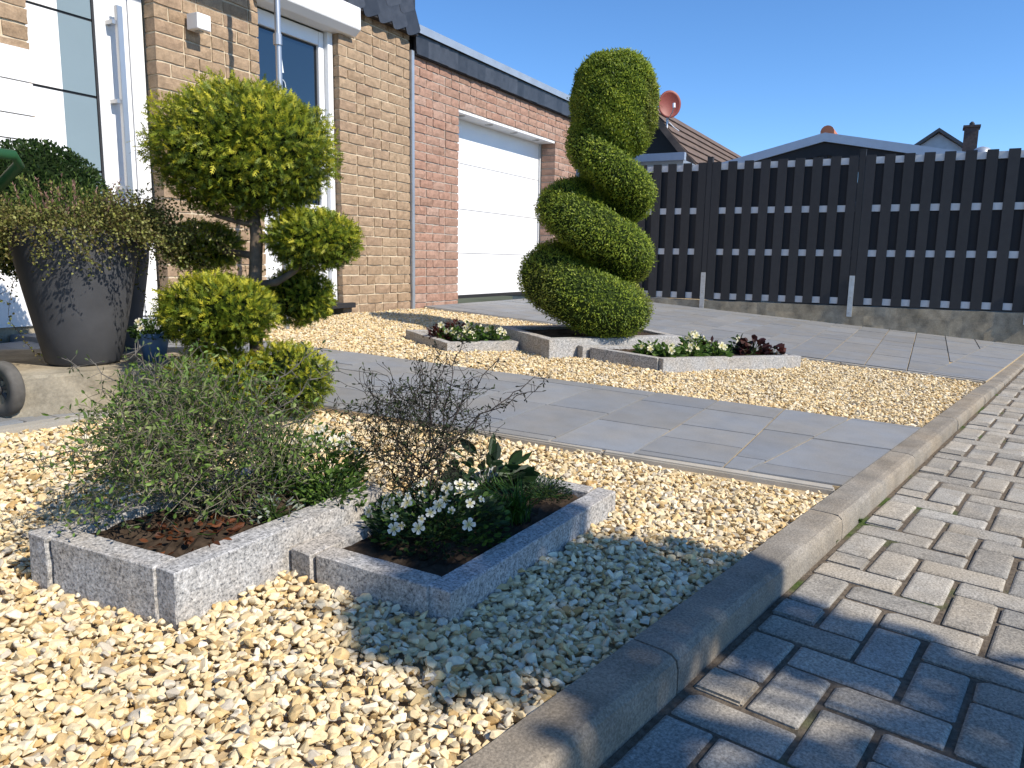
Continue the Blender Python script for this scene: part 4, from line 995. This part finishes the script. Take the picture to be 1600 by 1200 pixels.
wb = empty('wiry_shrub', tuple(bB), 'sparse shade-darkened wiry shrub with bare twigs in the low near planter', 'shrub')
wiry(wb, bB, 14, .25, .40, 3000, (.028, .024, .018), [(.03, .045, .018), (.05, .07, .025)], .5, .011, 8, .9, .0018, centre=bB+np.array([.02, .05, .20]))  # dark bark, plus the shade on this shrub put into twig and leaf colours
# long arching shoots
def shoots(tree, base, targets, col, seed):
    r = random.Random(seed); parts = []; Lx = Leaves()
    for tx in targets:
        b = np.array(base)+np.array([r.uniform(-.06, .06), r.uniform(-.06, .06), .03]); e = np.array(tx); pts = []
        for k in range(14):
            f = k/13; p = b*(1-f)+e*f+np.array([0, 0, .35*np.linalg.norm(e-b)*f*(1-f)])+(np.array([r.gauss(0, .006), r.gauss(0, .006), r.gauss(0, .006)]) if 0 < k < 13 else 0); pts.append(p)
        parts.append(tube(pts, list(np.linspace(.0024, .0009, 14)), 4))
        P = np.array([pts[k]+(pts[min(k+1, 13)]-pts[k])*r.random() for k in range(2, 14) for _ in range(4)]); n = len(P); D = randdir(n)
        sideP = P+D*rng.uniform(.008, .03, (n, 1))
        for a_, b_ in zip(P, sideP):
            parts.append(tube([a_, b_], [.0009, .0007], 3))
        Lx.ovals(sideP, D+randdir(n)*.5, randdir(n), rng.uniform(.009, .016, n), rng.uniform(.004, .006, n), np.array(col)*rng.uniform(.7, 1.3, (n, 1)))
    V, Fc = join(parts); Lx2 = Leaves(); Lx2.raw(V, Fc, (.12, .11, .095) if col[0] > .045 else (.05, .04, .035)); Lx2.build('shoots', 'twig', tree); Lx.build('shoot_leaves', 'leaf', tree)
dA, dB = depth(bA), depth(bB)
shoots(wa, bA+np.array([0, 0, .08]), [at(10, 720, dA-.05), at(60, 730, dA), at(110, 565, dA+.1), at(150, 690, dA), at(500, 545, dA+.15), at(530, 580, dA+.1), at(90, 780, dA-.1), at(215, 545, dA), at(160, 610, dA+.05), at(545, 640, dA+.1)], (.07, .10, .04), 3)
shoots(wb, bB+np.array([0, 0, .06]), [at(850, 592, dB), at(835, 612, dB), at(570, 600, dB), at(520, 640, dB), at(680, 545, dB+.05), at(720, 520, dB), at(650, 560, dB), at(780, 560, dB), at(700, 560, dB), at(740, 590, dB), at(610, 610, dB)], (.03, .035, .02), 5)
# ---- flowers and small plants
def flower_mesh(seed, col, size):
    r = random.Random(seed); V, Fc = [(0, 0, 0)], []
    for k in range(5):
        a = 2*math.pi*k/5+r.uniform(-.12, .12); wd = .62; ln = size*(.95+.2*r.random())
        i0 = len(V)
        for da, l, z in ((-.52, .62, .10), (-.34, .97, .16), (0, 1.02, .05), (.34, .97, .16), (.52, .62, .10)):
            V.append((math.cos(a+da)*ln*l, math.sin(a+da)*ln*l, z*size+r.uniform(-.08, .08)*size))
        Fc += [(0, i0+q, i0+q+1) for q in range(4)]
    me = bpy.data.meshes.new('flower'); me.from_pydata(V, [], Fc); setmat(me, 'petal')
    a = me.color_attributes.new('Col', 'FLOAT_COLOR', 'POINT'); cc = np.ones((len(V), 4), np.float32); cc[:, :3] = col; cc[0, :3] = (.55, .45, .06); a.data.foreach_set('color', cc.ravel()); me.update(); return me
WHITE = [flower_mesh(k, (.80, .80, .76), .0088*(1+.35*(k % 3))) for k in range(6)]
CREAM = [flower_mesh(k+20, (.80, .78, .62), .020*(1+.2*(k % 3))) for k in range(5)]
def bedding(name, base, r, h, nl, nf, label, cat, leafcols, flowers, lsz=.02, lw=.55, group=None, upright=.5):
    base = np.array(base, float); t = empty(name, tuple(base), label, cat, group); Lx = Leaves()
    a = rng.uniform(0, 2*np.pi, nl); q = np.sqrt(rng.random(nl)); zz = rng.random(nl)*np.sqrt(1-.8*q**2)
    P = base+np.stack([np.cos(a)*q*r, np.sin(a)*q*r, zz*h], 1); D = np.stack([np.cos(a)*(.4+q), np.sin(a)*(.4+q), np.full(nl, upright)], 1)+randdir(nl)*.55
    C = np.array(leafcols)[rng.integers(0, len(leafcols), nl)]*rng.uniform(.65, 1.3, (nl, 1))
    Lx.ovals(P, D, randdir(nl)+UP*.0, rng.uniform(lsz*.7, lsz*1.35, nl), rng.uniform(lsz*lw*.7, lsz*lw*1.3, nl), C, .18)
    st = []
    for i in (range(0, nl, max(1, nl//60)) if upright > .2 else [0]): st.append(tube([base+np.array([random.uniform(-.2, .2)*r, random.uniform(-.2, .2)*r, 0]), (base+P[i])/2+np.array([0, 0, .3*h]) if False else base*.4+P[i]*.6, P[i]], [.0018, .0014, .001], 3))
    V, Fc = join(st); Lx.raw(V, Fc, (.05, .09, .02)); Lx.build('foliage', 'leaf', t)
    for k in range(nf):
        a_ = random.uniform(0, 2*math.pi); q_ = math.sqrt(random.random())*1.02; d = np.array([math.cos(a_)*q_, math.sin(a_)*q_, 0]); p = base+d*r+np.array([0, 0, h*(.55+.5*math.sqrt(max(0, 1-.85*q_*q_)))*random.uniform(.65, 1.08)])
        ob = bpy.data.objects.new('flower', random.choice(flowers)); link(ob, t, p); nrm = Vector(d*.9-fwd*.6+UP*.55+randdir(1)[0]*.45).normalized(); ob.rotation_euler = nrm.to_track_quat('Z', 'Y').to_euler()
    return t
GREEN = [(.07, .135, .022), (.10, .185, .03), (.05, .095, .02), (.14, .23, .04)]
DGREEN = [(.022, .05, .018), (.03, .065, .02), (.018, .038, .016)]
def on(ft, u, v): return (u, v, ft(u, v)-.018)
bedding('viola', on(ftA, 1.25, 1.63), .11, .15, 720, 24, 'white violas at the right end of the taller near planter', 'flowers', GREEN, WHITE, .019)
bedding('viola', on(ftA, 1.19, 1.52), .085, .085, 380, 0, 'low bright green leafy clump spilling over the taller near planter rim', 'plant', GREEN, WHITE, .014, .75)
bedding('viola', on(ftB, 1.32, 1.27), .17, .115, 1500, 40, 'trailing white violas in the low near planter', 'flowers', DGREEN+GREEN[:1], WHITE, .020)
bedding('thyme', on(ftB, 1.77, 1.27), .085, .06, 700, 0, 'small dark trailing herb at the corner of the low near planter', 'plant', DGREEN, WHITE, .009, .5)
bedding('broad_leaved_plant', on(ftB, 1.66, 1.40), .10, .13, 60, 0, 'dark broad-leaved plant beside the sparse wiry shrub', 'plant', DGREEN, WHITE, .060, .55, upright=.35)
def grass(name, base, n, h, spread, label, cols, seed):
    base = np.array(base, float); t = empty(name, tuple(base), label, 'grass'); Lx = Leaves()
    for k in range(n):
        a = random.uniform(0, 2*math.pi); sg = min(.02, h*.12); b = base+np.array([random.gauss(0, sg), random.gauss(0, sg), 0]); o_ = np.array([math.cos(a), math.sin(a), 0])*spread*random.uniform(.3, 1.1); hh = h*random.uniform(.6, 1.1)
        pts = [b+o_*f**1.7+UP*hh*(f-.35*f*f*random.uniform(.6, 1.4)) for f in (0, .3, .6, .85, 1)]; w_ = np.cross(unit(o_), UP)*.0018
        V = []; 
        for i, p in enumerate(pts): s_ = (1, 1.1, .9, .55, .1)[i]; V += [p-w_*s_, p+w_*s_]
        c = np.array(random.choice(cols))*random.uniform(.7, 1.3); Lx.raw(V, [(2*i, 2*i+1, 2*i+3, 2*i+2) for i in range(4)], c)
    Lx.build('blades', 'leaf', t); return t
grass('grass_tuft', on(ftB, 1.55, 1.20), 170, .15, .12, 'bright green grass tuft at the front of the low near planter', [(.05, .12, .015), (.08, .17, .02), (.03, .07, .01)], 1)
grass('grass_tuft', on(ftA, 1.13, 1.68), 150, .30, .15, 'tall green grass tuft behind the violas in the taller near planter', [(.07, .14, .02), (.10, .19, .03), (.04, .08, .015)], 2)
bedding('silver_plant', on(ftA, 1.02, 1.52), .06, .05, 60, 0, 'small silver-leaved plant near the rim of the taller planter', 'plant', [(.42, .45, .38), (.32, .36, .28)], WHITE, .022, .28)
bedding('fallen_leaves', on(ftA, .83, 1.53), .10, .02, 70, 0, 'fallen russet leaves on the soil of the taller near planter', 'leaves', [(.16, .055, .02), (.11, .04, .018)], WHITE, .022, .6, upright=.1)
RED = [(.045, .012, .012), (.075, .02, .014), (.03, .010, .010)]
k_ = ['leftmost', 'second', 'third', 'fourth', 'fifth']
for i, (x, y) in enumerate([(1013, 553), (1042, 557), (1082, 547), (1078, 556), (1120, 556)]):
    p = G(x, y, .065); bedding('primrose', (p[0], p[1], ftE(p[0], p[1])-.018), .075 if i != 2 else .085, .085 if i != 2 else .12, 90, (3, 6, 9, 5, 4)[i], ('leftmost pale primrose clump in the right low planter', 'second primrose clump from the left in the right low planter', 'tallest cream primrose clump in the right low planter', 'front cream primrose clump in the middle of the right low planter', 'green primrose clump with one side of dark leaves in the right planter')[i], 'flowers', [(.10, .18, .03), (.07, .14, .02), (.14, .22, .05)], CREAM, .045, .5, 'primroses in the right low planter')
p = G(1153, 549, .065); bedding('primrose', (p[0], p[1], ftE(p[0], p[1])-.018), .06, .10, 60, 2, 'dark green primrose clump beside the tall red-leaved plant', 'flowers', DGREEN, CREAM, .045, .5, 'primroses in the right low planter')
for i, (x, y, r_, h_, nl) in enumerate([(1108, 549, .06, .09, 45), (1176, 553, .085, .14, 70), (1208, 554, .055, .075, 35)]):
    p = G(x, y, .065); bedding('red_leaved_plant', (p[0], p[1], ftE(p[0], p[1])-.018), r_, h_, nl, 2 if i == 0 else 0, ('dark red-leaved plant between the primroses', 'tallest dark red-leaved plant in the right low planter', 'small dark red-leaved plant at the right end of the planter')[i], 'plant', RED, CREAM, .05, .8, 'red-leaved plants in the right low planter')
for i, (x, y, r_, h_, nl, nf, red) in enumerate([(685, 527, .07, .09, 60, 1, 1), (703, 528, .07, .085, 80, 5, 0), (716, 521, .08, .11, 60, 1, 1), (735, 527, .075, .10, 90, 5, 0), (728, 533, .06, .07, 70, 5, 0), (757, 528, .06, .085, 70, 4, 0), (773, 531, .075, .10, 90, 9, 0)]):
    p = G(x, y, .045); bedding('red_leaved_plant' if red else 'primrose', (p[0], p[1], ftD(p[0], p[1])-.018), r_, h_, nl, nf, ('dark red plant at the left end of the left low planter', 'white-flowered clump next to the left end of the left low planter', 'tall dark red plant in the middle of the left low planter', 'white-flowered clump just right of the tall red plant', 'small pale clump at the front of the left low planter', 'bright green clump with white flowers near the tall planter', 'fullest white-flowered clump touching the tall planter')[i], 'plant' if red else 'flowers', RED if red else [(.10, .18, .03), (.07, .14, .02), (.05, .10, .03)], CREAM, .042, .55, 'bedding plants in the left low planter')
def weed(px, py, h, lab, surf):
    d = ray(px, py); p = CAMP+d*((surf-CAMZ)/d[2]); p[2] = surf-.006
    t_ = grass('weed_tuft', tuple(p), 26, h, h*.9, lab, [(.07, .13, .025), (.10, .16, .04)], 1); t_['category'] = 'weed'
weed(1344, 813, .022, 'tiny green weed where the kerb meets the paving in the sun', sz(2.5, .58)); weed(1304, 846, .022, 'second tiny weed at the kerb foot nearer the viewer', sz(2.3, .58))
# ---- entrance: concrete plinth, pots, bin
pq = [(.98, 3.06), (1.72, 2.93), (2.05, 3.45), (1.25, 4.0), (.75, 3.75)]
V, Fc = prism(pq, lambda u, v: gz(u, v)-.1, lambda u, v: .39+0*u); pln = mesh('concrete_plinth', V, Fc, 'old_concrete', bevel=.012); tag(pln, 'weathered low concrete plinth carrying the two dark pots', 'plinth')
ptop = .39
def pot(c, rt_, rb_, h, label):
    t = empty('plant_pot', tuple(c), label, 'pot')
    V, Fc = lathe(np.array(c), [(rb_*.9, 0), (rb_, .012), (rb_+(rt_-rb_)*.3, h*.27), (rb_+(rt_-rb_)*.62, h*.55), (rt_*.985, h*.87), (rt_, h*.985), (rt_-.006, h), (rt_-.028, h), (rt_-.032, h-.05)], 40); mesh('body', V, Fc[:-1], 'pot_grey', t, smooth=True)
    V, Fc = lathe(np.array(c), [(.01, h-.05), (rt_-.03, h-.048)], 24); mesh('soil', V, Fc, 'soil', t); return t
pc1 = at(118, 577, 3.33); pc1 = np.array([*(G(101, 578, .13)+fwd*.14)[:2], ptop+.001]); d1 = depth(pc1); k1 = d1/FPX
PH = 205*k1
pot(pc1, 88*k1, 53*k1, PH, 'large dark grey tapered pot with trailing plants beside the front door')
pc2 = pc1+fwd*.45-right*.18; pc2[2] = gz(pc2[0], pc2[1])+.001; k2 = depth(pc2)/FPX
pot(pc2, .235, .15, .60, 'second dark grey tapered pot standing behind the first one')
# box ball in the rear pot
bx = empty('box_ball', (pc2[0], pc2[1], pc2[2]+.55), 'clipped dark green box ball in the rear pot', 'shrub')
bc = at(60, 330, depth(pc2)); br_ = 104*k2
Lx = Leaves(); blob_core(Lx, bc, np.array([br_, br_, br_])*.9, (.01, .018, .006)); nc = sum(len(t) for t in Lx.T); nn = 9000; d = randdir(nn)
t = np.clip(rng.normal(.4, .25, nn), 0, 1); Lx.ovals(bc+d*br_*rng.uniform(.9, 1.03, (nn, 1)), d+randdir(nn)*.9, randdir(nn), rng.uniform(.014, .024, nn), rng.uniform(.008, .013, nn), ramp_col(t, [(0, (.012, .03, .008)), (.5, (.03, .065, .014)), (1, (.075, .12, .025))]))
o = Lx.build('foliage', ['leaf', 'core'], bx); mi = np.zeros(len(o.data.polygons), np.int32); mi[:nc] = 1; o.data.polygons.foreach_set('material_index', mi)
V, Fc = tube([pc2+UP*.5, bc], [.02, .015], 8); mesh('stem', V, Fc, 'bark', bx)
# heather and wire vine in the front pot
ptp = pc1+UP*PH; rt1 = 88*k1
he = empty('heather', tuple(ptp-UP*.04), 'faded heather spikes standing in the front pot', 'plant'); Lx = Leaves()
for k in range(120):
    a = random.uniform(0, 2*math.pi); q = math.sqrt(random.random())*.8*rt1; b = ptp+np.array([math.cos(a)*q, math.sin(a)*q, -.05]); hh = random.uniform(.16, .30)*(1-.3*q/rt1); lean = np.array([math.cos(a), math.sin(a), 0])*q*.45+randdir(1)[0]*.02
    n = 46; f = rng.random(n)**.7; P = b+UP*hh*f[:, None]+lean*f[:, None]; pink = random.random() < .45
    C = np.where((f > .55)[:, None] & pink, np.array([.30, .18, .15]), np.array([.10, .16, .03]) if not pink else np.array([.08, .10, .03]))*rng.uniform(.7, 1.3, (n, 1))
    Lx.diamonds(P, unit(randdir(n)*.6+UP), randdir(n), rng.uniform(.010, .02, n), rng.uniform(.003, .005, n), C)
Lx.build('spikes', 'leaf', he)
vi = empty('wire_vine', tuple(ptp-UP*.04), 'trailing wire vine hanging over the rim of the front pot', 'plant'); Lx = Leaves(); stems = []
VC = np.array([(.15, .17, .04), (.24, .25, .06), (.10, .10, .03), (.18, .15, .05), (.30, .30, .10)])
for k in range(520):
    a = random.uniform(0, 2*math.pi) if k % 3 else math.atan2(right[1], right[0])+random.gauss(0, .7); q = rt1*random.uniform(.55, 1.0); p = ptp+np.array([math.cos(a)*q, math.sin(a)*q, random.uniform(-.01, .07)]); d = np.array([math.cos(a), math.sin(a), random.uniform(-.1, .9)])
    toright = max(0, np.dot(np.array([math.cos(a), math.sin(a), 0]), right)); n = random.randrange(9, 20) if random.random() < .93 else random.randrange(28, 44); pts = [p]
    for i in range(n):
        d = unit(d*1.+randdir(1)[0]*.45+np.array([0, 0, -.17])+(right*.16+UP*.10)*toright); p = p+d*.016; hx = p[:2]-pc1[:2]; rr_ = np.linalg.norm(hx); hfrac = np.clip((p[2]-pc1[2])/PH, 0, 1); rmin = (53+(88-53)*hfrac)*k1+.008
        if p[2] < ptp[2] and rr_ < rmin: p = np.array([*(pc1[:2]+hx/rr_*rmin), p[2]])
        pts.append(p)
    if k % 2 == 0: stems.append(tube(pts[::2] if len(pts) > 4 else pts, .0009, 3, False))
    P = np.repeat(np.array(pts), 2, 0)+rng.normal(0, .007, (2*len(pts), 3)); m = len(P)
    Lx.ovals(P, randdir(m), randdir(m), rng.uniform(.008, .014, m), rng.uniform(.007, .011, m), VC[rng.integers(0, len(VC), m)]*rng.uniform(.6, 1.35, (m, 1)))
Lx.build('leaves', 'leaf', vi); V, Fc = join(stems); Lx = Leaves(); Lx.raw(V, Fc, (.05, .03, .02)); Lx.build('stems', 'twig', vi)
# blue pot with white flowers
bq = G(243, 574, .115); bq = np.array([bq[0], bq[1], ptop+.001])
bpt = empty('flower_pot', tuple(bq), 'small blue pot at the right end of the concrete plinth', 'pot')
V, Fc = lathe(bq, [(.042, 0), (.055, .07), (.062, .10), (.062, .115), (.056, .115), (.05, .09)], 24); mesh('body', V, Fc[:-1], 'pot_blue', bpt, smooth=True)
V, Fc = lathe(bq, [(.01, .092), (.053, .094)], 16); mesh('soil', V, Fc, 'soil', bpt)
bedding('potted_flowers', tuple(bq+UP*.09), .085, .085, 420, 9, 'white flowers trailing from the small blue pot', 'flowers', GREEN+DGREEN, WHITE, .02)
# wheeled bin just inside the left edge
wc = G(9, 650)
bz = gz(wc[0], wc[1]); wc[2] = bz+.10
ax0 = unit(-fwd*.90-right*.44); ax0[2] = 0; ax0 = unit(ax0)        # wheel axle, toward the camera
bk = unit(np.cross(ax0, UP)); bk = bk if np.dot(bk, right) > 0 else -bk   # rear of the bin, to the right
bn = empty('wheeled_bin', (wc-bk*.33+ax0*.22)*np.array([1, 1, 0])+np.array([0, 0, bz]), 'green wheeled bin at the left edge with grey tyres', 'bin')
def wheel(c, side):
    V, Fc = [], []; n = 32
    prof = [(.055, -.02), (.082, -.024), (.096, -.02), (.1, -.010), (.1, .010), (.096, .02), (.082, .024), (.055, .02)]
    for k in range(n):
        q = 2*math.pi*k/n; rd = bk*math.cos(q)+UP*math.sin(q); V += [c+rd*r_+ax0*y for r_, y in prof]
    m = len(prof)
    for k in range(n):
        for i in range(m): Fc.append((k*m+i, k*m+(i+1) % m, ((k+1) % n)*m+(i+1) % m, ((k+1) % n)*m+i))
    wh = mesh('tyre', V, Fc, 'tyre', bn, smooth=True)
    sp = [tube([c-ax0*.022, c+ax0*.026], .02, 12)]
    for k in range(6):
        q = 2*math.pi*k/6+.3; rd = bk*math.cos(q)+UP*math.sin(q); sp.append(tube([c+rd*.015+ax0*.008, c+rd*.06+ax0*.008], .0085, 6))
    sp.append(tube([c+(bk*math.cos(q)+UP*math.sin(q))*.056 for q in np.linspace(0, 2*math.pi, 25)], .006, 6)); mesh('rim', *join(sp), 'wheel_hub', wh)
wheel(wc, 1); wheel(wc+ax0*.50, -1)
V, Fc = tube([wc, wc+ax0*.50], .011, 8); mesh('axle', V, Fc, 'steel', bn)
def binbox(b0, b1, a0, a1, z, flare=0): return [wc*np.array([1, 1, 0])+bk*b+ax0*a+UP*(bz+z) for b, a in ((b0-flare, a0+flare), (b1+flare, a0+flare), (b1+flare, a1-flare), (b0-flare, a1-flare))]
body = binbox(-.52, -.075, .43, .05, .06)+binbox(-.56, .0, .50, .0, .80)
mesh('body', body, BOXF, 'bin_green', bn, bevel=.02)
mesh('rim', binbox(-.58, .02, .515, -.015, .77)+binbox(-.58, .02, .515, -.015, .825), BOXF, 'bin_green', bn, bevel=.01)
mesh('lid', binbox(-.59, .03, .52, -.02, .83)+binbox(-.50, .0, .45, .05, .90), BOXF, 'bin_green', bn, bevel=.015)
hp = [wc*np.array([1, 1, 0])+bk*b+ax0*a+UP*(bz+z) for b, a, z in ((.0, .0, .76), (.20, .0, .87), (.225, .03, .895), (.225, .44, .895), (.20, .47, .87), (.0, .47, .76))]
V, Fc = tube(hp, .017, 10); mesh('handle', V, Fc, 'bin_green', bn, smooth=True)

# ---- small street tree behind the camera: it throws the dappled shade in the foreground
GS = np.array([0, 0, 0.])
def up_sun(u, v, dist): return np.array([u, v, .06])-L*dist
st = empty('street_tree', tuple(up_sun(1.45, .2, 5.2)*np.array([1, 1, 0])), 'small round-headed street tree across the road behind the viewer', 'tree')
Lx = Leaves()
shade = [(1.55, .98, .24, 240), (1.22, 1.10, .22, 190), (1.78, .78, .15, 100), (1.62, .62, .22, 200), (1.30, .75, .20, 130), (1.70, .40, .17, 170), (1.72, .12, .17, 170), (1.12, .55, .16, 110), (1.02, .42, .15, 90), (1.68, -.2, .2, 160), (1.2, .2, .17, 100), (1.4, -.3, .3, 220), (1.1, -.1, .25, 150), (1.5, -.7, .35, 240), (1.55, 1.25, .16, 90), (1.02, 1.08, .13, 110), (1.03, .93, .12, 90), (1.15, .86, .13, 90), (1.4, .9, .2, 150)]
for (u, v, r_, nl) in shade:
    c = up_sun(u, v, 5.2+random.uniform(-.35, .35)); d = randdir(nl)*rng.random((nl, 1))**.4*r_; n = nl
    Lx.ovals(c+d, randdir(n), randdir(n), rng.uniform(.07, .11, n), rng.uniform(.05, .075, n), np.array(GREEN)[rng.integers(0, 4, n)])
Lx.build('crown', 'leaf', st)
cc = up_sun(1.45, .35, 5.2); tb = np.array([cc[0], cc[1]-.3, -.05])
pts = [tube([tb, tb+UP*1.5, cc-UP*.4, cc+UP*.2], [.05, .045, .03, .01], 8)]
for (u, v, r_, nl) in shade[:12]: pts.append(tube([cc-UP*.35, up_sun(u, v, 5.2)], [.014, .006], 5))
V, Fc = join(pts); mesh('trunk', V, Fc, 'bark', st)
